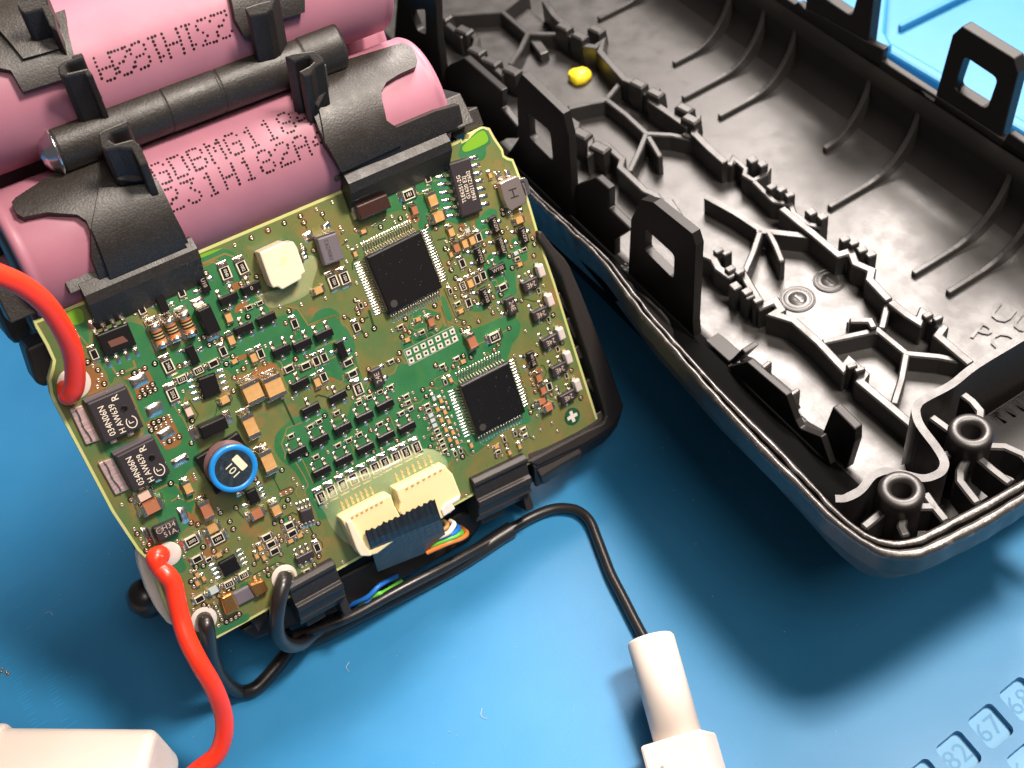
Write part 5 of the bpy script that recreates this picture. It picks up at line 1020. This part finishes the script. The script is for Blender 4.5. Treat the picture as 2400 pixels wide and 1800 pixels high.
def sot(c, x, y, side, n1=2, n2=1, me=None, txt=None, trot=0.0, hw=.066, m='printd', ts=.085):
    """side: which way the pair of leads points (u up, d down, l left, r right)"""
    p = bp(c, x, y, .10); a = {'u': 0, 'd': math.pi, 'l': math.pi / 2, 'r': -math.pi / 2}[side]
    o = put('transistor', me or S23, BO, (p.x, p.y, 0), rz=a + random.uniform(-.03, .03))
    for n_, s_ in ((n1, 1), (n2, -1)):
        xs = {1: [0], 2: [-.095, .095], 3: [-.095, 0, .095]}[n_]
        for q in xs: put('lead', LD, o, (q, s_ * (hw - .008), 0), rz=0 if s_ > 0 else math.pi)
    if txt: put('marking', text_mesh(txt, ts, m, .95), o, (0, 0, .1025 if me is not S24 else .1225), rz=trot - a)
for s_ in [('A', 430, 790, 'l', 2, 1, None, 'U10', -math.pi / 2), ('A', 760, 1000, 'u'), ('A', 1050, 860, 'd', 2, 1, None, '0', 0), ('A', 960, 1390, 'd'), ('A', 1250, 1260, 'd'), ('M', 1400, 400, 'r'), ('G', 620, 290, 'l'), ('H', 380, 750, 'u'), ('H', 680, 660, 'u'), ('H', 990, 520, 'u'), ('H', 1240, 740, 'r'), ('H', 650, 1230, 'd'),
           ('I', 850, 170, 'd'), ('I', 500, 330, 'd'), ('I', 1465, 280, 'u'), ('I', 1200, 430, 'u'), ('I', 915, 580, 'u'), ('I', 620, 730, 'u'), ('I', 330, 890, 'u'), ('I', 1750, 570, 'u'), ('I', 1480, 690, 'u'), ('I', 1210, 840, 'u'), ('I', 930, 990, 'u'), ('I', 645, 1140, 'u'),
           ('C', 1190, 940, 'l', 2, 1, None, 'WZPS', -math.pi / 2), ('C', 1690, 1120, 'l', 2, 1, None, 'WZPS', -math.pi / 2), ('C', 1310, 1300, 'l', 2, 1, None, 'WNS67', -math.pi / 2), ('C', 930, 1470, 'l', 2, 1, None, 'WYOS', -math.pi / 2), ('D', 1090, 230, 'd', 2, 1, None, 'WY05', 0), ('D', 880, 700, 'l', 2, 1, None, 'WY05', -math.pi / 2), ('E', 1030, 440, 'l', 2, 1, None, 'W11E', -math.pi / 2),
           ('D', 1320, 860, 'l', 2, 1, S24, '24E', -math.pi / 2, .085), ('D', 1650, 490, 'u', 2, 1, S24, '24E', math.pi, .085), ('D', 1820, 1000, 'u', 2, 1, S24, '24E', math.pi, .085), ('E', 1310, 140, 'u', 2, 1, S24, '24E', math.pi, .085), ('E', 1460, 590, 'u', 2, 1, S24, '24E', math.pi, .085), ('E', 1600, 1040, 'u', 2, 1, S24, '24E', math.pi, .085), ('F', 470, 1020, 'r', 2, 1, S24, '24E', math.pi / 2, .085),
           ('L', 1750, 1420, 'u', 3, 3, S23g, None, 0)]:
    s_ = list(s_) + [2, 1, None, None, 0.0, .066][len(s_) - 4:]
    sot(*s_[:9], hw=s_[9], ts=.12 if s_[7] == '24E' else .082, m='printd')
# ---------------------------------------------------------------- quad flat packs
def qfp(quad, n, txt, seed):
    P_ = [PK.hit(x, y, .13) for x, y in quad]; c_ = sum(P_, V()) / 4; e_ = ((P_[1] - P_[0]) + (P_[2] - P_[3])) / 2; g_ = ((P_[3] - P_[0]) + (P_[2] - P_[1])) / 2
    s_ = (e_.length + g_.length) / 4; a = math.atan2(e_.y, e_.x)
    mb = MB(); mb.chip(s_, s_, .012, .145, .028); o = put('quad_chip', mb.mesh('quad_chip', 'epoxy'), BO, (c_.x, c_.y, 0), rz=a, bevel=.008, seg=1)
    L_ = lead_mesh('pin', min(.03, s_ * .034 * 20 / n * .9), .11, .075, .055)
    pitch = 2 * s_ * .86 / (n - 1)
    for k in range(4):
        for i in range(n):
            x = (i - (n - 1) / 2) * pitch; q = Matrix.Rotation(k * math.pi / 2, 3, 'Z') @ V((x, s_ - .02, 0)); put('pin', L_, o, q, rz=k * math.pi / 2)
    mb = MB(); mb.lathe([(0.001, 0), (.05, 0), (.058, .002)], 20); put('dimple', mb.mesh('dimple', 'etch'), o, (-s_ * .72, -s_ * .72, .1455))
    mb = MB(); random.seed(seed)
    for _ in range(26):
        x, y, r_ = random.uniform(-s_, s_) * .85, random.uniform(-s_, s_) * .85, random.uniform(.003, .008); mb.lathe([(0.001, .004), (r_, 0)], 5, c=(x, y, .146))
    d = put('dust', mb.mesh('dust', 'crystal'), o); d['kind'] = 'stuff'
qfp([(861, 602), (991, 537), (1038, 673), (903, 741)], 20, 'SPC 5601\n1N83M', 3)
qfp([(1078, 904), (1192, 847), (1236, 964), (1117, 1027)], 16, 'MC9S08\n5M92', 4)
random.seed(11)
# ---------------------------------------------------------------- gull wing ICs
def gull(name, c, quad, n, sides, h, m, txt=None, trot=0, ts=.1, pm='printd', wd=.04, out=.09, foot=.05, skip=None):
    P_ = [bp(c, x, y, h) for x, y in quad]; c_ = sum(P_, V()) / 4; e_ = ((P_[1] - P_[0]) + (P_[2] - P_[3])) / 2; g_ = ((P_[3] - P_[0]) + (P_[2] - P_[1])) / 2
    sx, sy = e_.length / 2, g_.length / 2; mb = MB(); mb.chip(sx, sy, .012, h, .02); o = put(name, mb.mesh(name, m), BO, (c_.x, c_.y, 0), rz=math.atan2(e_.y, e_.x), bevel=.008, seg=1)
    L_ = lead_mesh('lead', wd, out, h * .5, foot)
    for s_ in sides:
        nn = n if not isinstance(n, dict) else n[s_]
        half = sx if s_ in 'ud' else sy
        for i in range(nn):
            t = (i - (nn - 1) / 2) * (2 * half * .86 / max(1, nn - 1)) if nn > 1 else 0
            q, a = {'u': ((t, sy - .012, 0), 0), 'd': ((t, -sy + .012, 0), math.pi), 'l': ((-sx + .012, t, 0), math.pi / 2), 'r': ((sx - .012, t, 0), -math.pi / 2)}[s_]
            put('lead', L_, o, q, rz=a)
    if txt: put('marking', text_mesh(txt, ts, pm, .9), o, (0, 0, h + .0015), rz=trot - 0)
    return o
tr = gull('driver_chip', 'T', [(1797, 1060), (1930, 1018), (2042, 1362), (1895, 1412)], 7, 'lr', .15, 'epoxyg', 'TLE6251-2G\nG1620 E2J\n1E60211Z602', math.pi / 2, .092, 'print', wd=.045, out=.11, foot=.06)
gull('small_chip', 'G', [(668, 600), (905, 512), (1005, 785), (765, 868)], 4, 'lr', .09, 'epoxy', wd=.032, out=.07, foot=.05)
gull('small_chip', 'O', [(765, 262), (918, 190), (992, 300), (850, 388)], 4, 'lr', .09, 'epoxy', wd=.032, out=.07, foot=.05)
gull('small_chip', 'L', [(1640, 832), (1822, 765), (1890, 920), (1740, 975)], 4, 'ud', .09, 'epoxyg', wd=.032, out=.06, foot=.04)
gull('small_chip', 'L', [(965, 570), (1110, 515), (1180, 680), (1040, 770)], {'l': 2, 'r': 3}, 'lr', .10, 'epoxy', wd=.045, out=.06, foot=.04)
gull('power_chip', 'M', [(812, 690), (1095, 575), (1200, 765), (915, 875)], 4, 'ud', .14, 'epoxy', wd=.045, out=.10, foot=.06)
mb = MB(); P_ = [bp('M', x, y, .1425) for x, y in [(930, 740), (1060, 690), (1110, 735), (960, 790)]]; mb.sheet([tuple(p[:2]) for p in P_], .1422); put('faded_print', mb.mesh('faded_print', 'brownprint'), BO)
# ---------------------------------------------------------------- D-Paks and their tabs
def dpak(c, quad, tabq, l1, l2):
    h = .20; P_ = [bp(c, x, y, h) for x, y in quad]; c_ = sum(P_, V()) / 4; e_ = ((P_[1] - P_[0]) + (P_[2] - P_[3])) / 2; g_ = ((P_[3] - P_[0]) + (P_[2] - P_[1])) / 2
    sx, sy = e_.length / 2, g_.length / 2; mb = MB(); mb.chip(sx, sy, .02, h, .02); a = math.atan2(e_.y, e_.x)
    o = put('power_transistor', mb.mesh('power_transistor', 'epoxyg'), BO, (c_.x, c_.y, 0), rz=a, bevel=.01, seg=1)
    put('marking', text_mesh(l1, .128, 'print', .86), o, (-sx * .45, -.02, h + .002), rz=math.pi / 2); put('marking', text_mesh(l2, .122, 'print', .86), o, (sx * .02, -.05, h + .002), rz=math.pi / 2); put('marking', text_mesh('R', .14, 'print'), o, (sx * .30, sy * .72, h + .002), rz=math.pi / 2)
    mb = MB(); C_ = circ((0, 0), .085, 28, .07); 
    mb.ribbon([(*p, 0) for p in C_[3:27]], .012, 0); mb.ribbon([(-.01, -.03, 0), (-.01, .03, 0), (.03, .03, 0)], .01, 0); put('emblem', mb.mesh('emblem', 'print'), o, (sx * .55, -sy * .55, h + .002), rz=math.pi / 2)
    mb = MB(); mb.lathe([(.045, .0005), (.05, .003), (.055, .0005)], 20); mb.lathe([(0.001, -.0), (.045, .0005)], 20, mi=1); put('dimple', mb.mesh('dimple', ['epoxyg', 'rtop']), o, (sx * .48, sy * .12, h + .0005))
    mb = MB(); T_ = [tuple(bp(c, x, y, .05)[:2]) for x, y in tabq]; mb.prism(T_, .002, .05); tb_ = put('heat_tab', weld(mb.mesh('heat_tab', 'tab')), BO, bevel=.008, seg=1)
    q = [V(bp(c, x, y, .05)) for x, y in tabq]; mb = MB(); a1, a2 = q[0].lerp(q[1], .35), q[3].lerp(q[2], .4); mb.tube([a1.lerp(a2, t) + V((.01 * math.sin(t * 9), 0, .004)) for t in [i / 12 for i in range(13)]], [.008 + .010 * abs(math.sin(i * 1.3)) for i in range(13)], 6); put('solder_bead', mb.mesh('solder_bead', 'solder'), BO)
    mb = MB(); mb.box(-sx - .005, sx - .02, sy - .01, sy + .03, .02, .14, 0, .005); put('side_flange', mb.mesh('side_flange', 'crystal'), o)
    for k, x in enumerate((-.5, .35)):
        put('lead', lead_mesh('lead', .06, .05, .06, .03), o, (x * sx, -sy + .01, 0), rz=math.pi)
dpak('M', [(740, 1285), (1083, 1118), (1262, 1482), (905, 1622)], [(600, 1325), (715, 1290), (868, 1590), (745, 1632)], '034N06N', 'H AW639')
dpak('N', [(985, 262), (1318, 92), (1500, 400), (1155, 570)], [(848, 318), (975, 272), (1118, 540), (1000, 592)], '034N06N', 'H AW639')
def lump(c, quad, m='tin', h=.05):
    P_ = [bp(c, x, y, .03) for x, y in quad]; e_ = P_[1] - P_[0]; g_ = P_[3] - P_[0]; n = 9; vs = []
    for i in range(n):
        for j in range(n):
            a, b = i / (n - 1), j / (n - 1); p = P_[0] + e_ * a + g_ * b; ed = min(a, 1 - a, b, 1 - b) * 4
            z = .002 + h * min(1, ed) * (.6 + .5 * noise.noise(V((p.x * 11, p.y * 11, 3))) + .2 * math.sin(a * 7)); vs.append((p.x, p.y, z))
    mb = MB(); mb.add(vs, [(i * n + j, i * n + j + 1, (i + 1) * n + j + 1, (i + 1) * n + j) for i in range(n - 1) for j in range(n - 1)], 0, True); put('solder_pad', fixn(mb.mesh('solder_pad', m)), BO)
for c_, q in [('M', [(1105, 1065), (1250, 995), (1300, 1090), (1155, 1165)]), ('G', [(0, 970), (220, 870), (285, 970), (40, 1135)]), ('G', [(135, 1310), (330, 1200), (400, 1300), (215, 1420)]), ('L', [(0, 170), (210, 60), (285, 150), (45, 280)]),
              ('B', [(50, 830), (170, 770), (230, 860), (100, 950)]), ('B', [(290, 710), (400, 650), (460, 740), (320, 790)]), ('C', [(1170, 20), (1280, 0), (1290, 150), (1230, 190)]), ('C', [(1350, 0), (1440, -20), (1480, 100), (1380, 130)]), ('C', [(1400, 720), (1480, 690), (1520, 770), (1430, 810)]), ('C', [(1590, 680), (1660, 640), (1700, 700), (1620, 750)]),
              ('N', [(1520, 710), (1600, 690), (1640, 800), (1570, 850)]), ('N', [(1205, 880), (1260, 870), (1325, 990), (1270, 1005)]), ('L', [(950, 850), (1010, 830), (1050, 920), (985, 950)]), ('B', [(1660, 590), (1710, 570), (1750, 680), (1700, 710)]), ('E', [(1105, 1220), (1160, 1200), (1200, 1290), (1150, 1310)]),
              ('B', [(540, 790), (590, 755), (610, 800), (560, 830)]), ('B', [(590, 900), (640, 870), (660, 910), (600, 940)]), ('B', [(945, 700), (1010, 670), (1030, 710), (960, 745)]), ('B', [(1070, 650), (1140, 610), (1160, 650), (1090, 685)]), ('B', [(10, 1010), (80, 970), (95, 1020), (30, 1060)]), ('G', [(420, 230), (480, 200), (500, 260), (440, 290)]), ('G', [(680, 200), (750, 170), (770, 230), (700, 260)]),
              ('G', [(490, 390), (560, 375), (590, 440), (510, 460)]), ('M', [(600, 625), (640, 610), (655, 660), (625, 670)]), ('G', [(1205, 1060), (1350, 990), (1370, 1080), (1250, 1120)]), ('L', [(1130, 40), (1240, 0), (1260, 70), (1160, 110)]), ('L', [(1060, 30), (1090, 60), (1100, 120), (1070, 100)]), ('L', [(370, 210), (430, 250), (500, 360), (440, 380)]), ('E', [(1680, 690), (1710, 680), (1700, 720), (1670, 725)])]:
    lump(c_, q, 'solder' if c_ in 'BC' else 'tin', .04)
# small power diode with marking
o = gull('diode', 'N', [(1310, 880), (1515, 795), (1580, 905), (1375, 1005)], 1, '', .14, 'epoxyg'); put('marking', text_mesh('H34\n51A.', .105, 'printd', 1.1), o, (.04, .0, .1415)); mb = MB(); mb.ribbon([(*p, 0) for p in circ((0, 0), .042, 20)], .008, 0); put('emblem', mb.mesh('emblem', 'printd'), o, (-.10, .045, .142)); put('marking', text_mesh('ON', .038, 'printd'), o, (-.10, .045, .142))
mb = MB(); mb.box(-.23, -.20, -.13, .12, .01, .1, 0, .01); put('band', mb.mesh('band', 'crystal'), o)
# black rectifier diodes
for c_, q, sd in [('A', [(330, 1150), (515, 1065), (670, 1410), (480, 1500)], 'ud'), ('G', [(680, 1230), (1040, 1065), (1100, 1240), (760, 1390)], 'lr')]:
    gull('diode', c_, q, 1, sd, .21, 'epoxy', wd=.14, out=.05, foot=.05)
# banded cylindrical resistors
def melf(c, x0, y0, x1, y1):
    a, b = bp(c, x0, y0, .14), bp(c, x1, y1, .10); a.z = b.z = 0; L_ = (b - a).length; r = .078
    segs = [(0, .16, 'tin'), (.16, .22, 'tin'), (.22, .34, 'band1'), (.34, .41, 'bandk'), (.41, .46, 'bandt'), (.46, .53, 'bandk'), (.53, .58, 'bandt'), (.58, .65, 'bandk'), (.65, .80, 'band1'), (.80, 1.0, 'tin')]
    ms = []; mb = MB(); ix = []
    prof = []
    for (s0, s1, m_) in segs:
        k = r * (1.06 if m_ == 'tin' else 1.0); prof += [(k, s0 * L_), (k, s1 * L_ - .002)]
        if m_ not in ms: ms.append(m_)
        ix += [ms.index(m_)] * 2
    mb.lathe(prof, 20, axis='x', mis=ix)
    d = b - a; o = put('banded_resistor', mb.mesh('banded_resistor', ms), BO, (a.x, a.y, r + .01), rz=math.atan2(d.y, d.x))
    mb = MB(); fillet(mb, .03, -1, r * 2, .15, .10, 0); put('solder_cap', mb.mesh('solder_cap', 'solder'), o, (0, 0, -r - .01)); mb = MB(); mb.box(-.06, .1, -.10, .10, 0, .02); mb.box(L_ - .14, L_ + .03, -.11, .11, 0, .02); put('pad', mb.mesh('pad', 'tin'), o, (0, 0, -r - .012))
for q in [('M', 1330, 585, 1415, 790), ('M', 1452, 540, 1535, 735), ('M', 1580, 490, 1665, 690)]: melf(*q)
# crystal, tantalum, shunt
o = gull('crystal', 'B', [(222, 882), (490, 790), (612, 1148), (352, 1240)], 1, '', .20, 'crystal'); put('marking', text_mesh('C629083', .085, 'printk'), o, (-.04, 0, .2015), rz=-math.pi / 2); mb = MB(); mb.box(-.15, .15, .205, .235, .01, .19, 0, .008); put('metal_end', mb.mesh('metal_end', 'tin'), o)
o = gull('tantalum_capacitor', 'B', [(748, 452), (1150, 285), (1218, 480), (805, 655)], 1, '', .22, 'epoxyb'); mb = MB(); mb.box(-.31, -.24, -.10, .10, .005, .10, 0, .01); mb.box(.235, .27, -.10, .10, .005, .14, 0, .01); put('terminal', mb.mesh('terminal', 'tin'), o); put('marking', text_mesh('R', .1, 'epoxyg'), o, (.14, .03, .2215))
o = gull('shunt_resistor', 'O', [(900, 520), (1060, 440), (1100, 560), (950, 640)], 1, '', .08, 'crystal')
for q in [[(800, 560), (900, 505), (975, 660), (850, 720)], [(1040, 445), (1175, 395), (1225, 500), (1115, 560)]]:
    P_ = [tuple(bp('O', x, y, .12)[:2]) for x, y in q]; mb = MB(); mb.prism(P_, .005, .125); put('copper_strap', weld(mb.mesh('copper_strap', 'shunt')), BO, bevel=.03)
# inductor
p0 = bp('L', 815, 265, .42); mb = MB()
mb.lathe([(.33, .0), (.34, .05), (.345, .10), (.27, .12), (.27, .26), (.335, .28), (.345, .36), (.345, .40)], 40, mi=0); o = put('inductor', mb.mesh('inductor', 'ferrite'), BO, (p0.x, p0.y, .02))
mb = MB(); mb.box(-.36, .36, -.33, .33, .0, .10, 0, .01); put('base', mb.mesh('base', 'epoxy'), o, rz=.1, bevel=.02)
mb = MB(); mb.lathe([(.335, .36), (.352, .385), (.348, .41), (.33, .425), (.285, .425), (.270, .408)], 48); put('blue_ring', mb.mesh('blue_ring', 'bluecap'), o)
mb = MB(); mb.lathe([(0.001, .410), (.278, .410)], 48); put('top_face', mb.mesh('top_face', 'darkslate'), o)
put('marking', text_mesh('101', .17, 'label'), o, (-.03, -.02, .4125), rz=-1.25); mb = MB(); mb.prism(rr(V((-.12, -.055)), V((.24, 0)), V((0, .11)), .02), 0, .001); lb_ = put('stamp', mb.mesh('stamp', 'label'), o, (.11, .04, .411), rz=-1.25)
# header pads
rows_ = [[(870, 700), (965, 655), (1060, 610), (1152, 565), (1248, 517), (1342, 470), (1435, 425)], [(905, 800), (1000, 750), (1093, 705), (1185, 657), (1280, 612), (1375, 565), (1465, 520)]]
P_ = bpoly('F', [(800, 670), (1440, 355), (1520, 540), (880, 870)]); mb = MB(); mb.sheet(P_, ZT); put('silk_outline', mb.mesh('silk_outline', 'silk'), BO); mb = MB(); mb.sheet(bpoly('F', [(806, 672), (1437, 362), (1512, 537), (884, 862)]), ZT + .001); put('pad_field', mb.mesh('pad_field', 'green'), BO)
mb = MB(); mb.box(-.043, .043, -.043, .043, 0, .004, 0); mb.lathe([(0.001, .0045), (.021, .0045)], 14, mi=1); pm_ = mb.mesh('square_pad', ['padw', 'holeb'])
for r_ in rows_:
    for x, y in r_: p = bp('F', x, y); put('square_pad', pm_, BO, (p.x, p.y, .008), rz=-.02)
# round solder rings, fiducial
for c_, x, y, ro_, ri_ in [('M', 640, 1100, .215, .10), ('N', 1455, 1100, .18, .05), ('O', 1350, 380, .195, .05), ('O', 655, 745, .19, .05)]:
    p = bp(c_, x, y); mb = MB(); mb.lathe([(ri_, .004), (ro_, .004), (ro_ + .006, 0)], 40); mb.lathe([(0.001, .002), (ri_, .003)], 24, mi=1); put('solder_ring', mb.mesh('solder_ring', ['silk', 'holeb']), BO, (p.x, p.y, .006))
p = bp('O', 1360, 370); mb = MB(); mb.lathe([(.12, .0), (.10, .05), (.07, .12), (.03, .17), (0.001, .185)], 16); put('solder_cone', mb.mesh('solder_cone', 'solder'), BO, (p.x + .02, p.y - .03, .008))
p = bp('E', 1665, 1355); mb = MB(); mb.lathe([(0.001, 0), (.15, 0)], 36); f_ = put('fiducial', mb.mesh('fiducial', 'fid'), BO, (p.x, p.y, ZT)); mb = MB(); mb.box(-.098, .098, -.03, .03, 0, .004); mb.box(-.03, .03, -.098, -.03, 0, .004); mb.box(-.03, .03, .03, .098, 0, .004); put('cross', mb.mesh('cross', 'silk'), f_, (0, 0, .001), rz=.0)
# ---------------------------------------------------------------- connectors, switch, LEDs
P_ = bpoly('A', [(1150, 400), (1280, 340), (1470, 255), (1540, 275), (1590, 250), (1640, 330), (1700, 500), (1750, 650), (1700, 690), (1700, 740), (1450, 880), (1390, 840), (1330, 860), (1290, 790), (1210, 570)], .30)
mb = MB(); mb.prism(P_, .02, .30); o = put('white_connector', weld(mb.mesh('white_connector', 'ivory')), BO, bevel=.02); P2 = bpoly('A', [(1385, 560), (1410, 545), (1480, 430), (1520, 515), (1440, 560)], .301); mb = MB(); mb.sheet(P2, .3015); put('keyhole', mb.mesh('keyhole', 'ivory2'), o)
mb = MB(); q = bp('A', 1150, 560); mb.box(-.04, .04, -.14, .10, 0, .10, 0, .01); put('anchor_pad', mb.mesh('anchor_pad', 'tin'), o, (q.x, q.y, .005))
for (y0, x0) in [(370, 1710), (425, 1715), (475, 1740)]: q = bp('A', x0, y0); put('lead', LD, o, (q.x - .05, q.y, 0), rz=-math.pi / 2)
for qd, arm in [([(800, 1218), (812, 1211), (905, 1163), (917, 1160), (925, 1185), (940, 1212), (955, 1245), (885, 1298), (872, 1302), (862, 1296), (848, 1302), (836, 1290), (812, 1240)], 0), ([(927, 1148), (940, 1143), (1036, 1096), (1044, 1090), (1050, 1100), (1062, 1112), (1081, 1160), (1078, 1175), (1060, 1185), (1064, 1195), (1056, 1205), (1045, 1200), (1040, 1215), (960, 1240), (948, 1215), (935, 1200), (938, 1180)], 1)]:
    mb = MB(); mb.prism(bz(qd, .30), .02, .30); o = put('cream_connector', weld(mb.mesh('cream_connector', 'ivory2')), BO, bevel=.025)
    a, b = (bp('K', 360, 735, .30), bp('K', 740, 535, .30)) if arm == 0 else (bp('K', 1070, 360, .30), bp('K', 1505, 120, .30))
    for i in range(7):
        q = a.lerp(b, i / 6); mb = MB(); mb.box(-.02, .02, -.014, .014, 0, .012); put('pin_end', mb.mesh('pin_end', 'y'), o, (q.x, q.y, .3), rz=.05)
        mb = MB(); mb.box(-.018, .018, 0, .16, .005, .02, 0); put('pin', mb.mesh('pin', 'gold'), o, (q.x, q.y + .05, 0))
mb = MB(); P_ = bz([(812, 1224), (824, 1218), (848, 1262), (862, 1290), (874, 1300), (868, 1304), (846, 1304), (836, 1288)], .36); mb.prism(P_, .1, .36); put('connector_arm', weld(mb.mesh('connector_arm', 'ivory')), BO, bevel=.02)
mb = MB(); P_ = bz([(1045, 1180), (1080, 1160), (1079, 1172), (1062, 1182), (1068, 1193), (1052, 1204), (1040, 1212), (1034, 1195)], .33); mb.prism(P_, .08, .33); put('connector_arm', weld(mb.mesh('connector_arm', 'plug')), BO, bevel=.02)
# metal push switch on the right edge
P_ = bpoly('C', [(1270, 225), (1330, 190), (1540, 95), (1600, 110), (1720, 470), (1720, 560), (1540, 650), (1480, 700), (1400, 640), (1340, 500)], .17); mb = MB(); mb.prism(P_, .02, .17); o = put('push_switch', weld(mb.mesh('push_switch', 'can')), BO, bevel=.012)
for pts in [[(1415, 345), (1550, 300)], [(1455, 480), (1590, 430)], [(1475, 330), (1520, 455)]]:
    mb = MB(); mb.ribbon([bp('C', x, y, .171) for x, y in pts], .022, .1715); put('slot', mb.mesh('slot', 'hole'), o)
mb = MB(); P_ = bpoly('C', [(1600, 140), (1700, 115), (1740, 150), (1810, 390), (1770, 420), (1690, 180), (1640, 200)], .15); mb.prism(P_, .03, .15); put('plunger', weld(mb.mesh('plunger', 'tin')), o, bevel=.01); mb = MB(); P_ = bpoly('C', [(1640, 210), (1700, 190), (1760, 410), (1720, 430), (1700, 330)], .12); mb.prism(P_, .03, .12); put('stem', weld(mb.mesh('stem', 'crystal')), o)
mb = MB(); mb.chip(.065, .105, .01, .15, .018); lm_ = mb.mesh('led', 'led')
for x, y in [(1269.6, 635), (1291, 704), (1317, 783), (1334, 839), (1356, 904)]:
    p = PK.hit(x, y, .15); o = put('led', lm_, BO, (p.x, p.y, .005), bevel=.012)
    for s_ in (-1, 1): mb = MB(); mb.box(-.03, .03, -.02, .02, 0, .04); put('terminal', mb.mesh('terminal', 'tin'), o, (0, s_ * .11, 0))
# ---------------------------------------------------------------- potting glue round the connectors
def blob(pts, h, name='potting_glue'):
    P_ = [V((*PK.hit(x, y, 0)[:2], 0)) for x, y in pts]; c_ = sum(P_, V()) / len(P_); P_ = catmull(P_ + [P_[0]], 5)[:-1]; n = len(P_); mb = MB(); vs = []; R_ = 8
    for r in range(R_ + 1):
        t = 1 - r / (R_ + 1)
        for p in P_: q = c_ + (p - c_) * t; z = .006 + h * (1 - t ** 4) ** .6 * (1 + .12 * noise.noise(V((q.x * 2.5, q.y * 2.5, 0)))); vs.append((q.x, q.y, z))
    vs.append((c_.x, c_.y, .006 + h)); fs = [(r * n + i, r * n + (i + 1) % n, (r + 1) * n + (i + 1) % n, (r + 1) * n + i) for r in range(R_) for i in range(n)] + [(R_ * n + i, R_ * n + (i + 1) % n, len(vs) - 1) for i in range(n)]
    mb.add(vs, fs, 0, True); put(name, fixn(mb.mesh(name, 'glue')), BO)
blob([(735, 1170), (800, 1120), (880, 1090), (950, 1060), (1010, 1052), (1045, 1075), (1050, 1110), (1060, 1150), (1040, 1190), (900, 1250), (830, 1280), (780, 1240), (760, 1200)], .12)
blob([(600, 690), (630, 720), (665, 715), (720, 690), (735, 655), (745, 610), (720, 600), (700, 640), (650, 690)], .015)
# lint scratches on the glue
for c_, a, b in [('K', (725, 435), (715, 530)), ('K', (1390, 50), (1450, 110))]:
    mb = MB(); p, q = bp(c_, *a, .16), bp(c_, *b, .16); mb.tube([p, p.lerp(q, .5) + V((.008, .01, 0)), q], .012, 6); put('glint_fibre', mb.mesh('glint_fibre', 'padw'), BO)
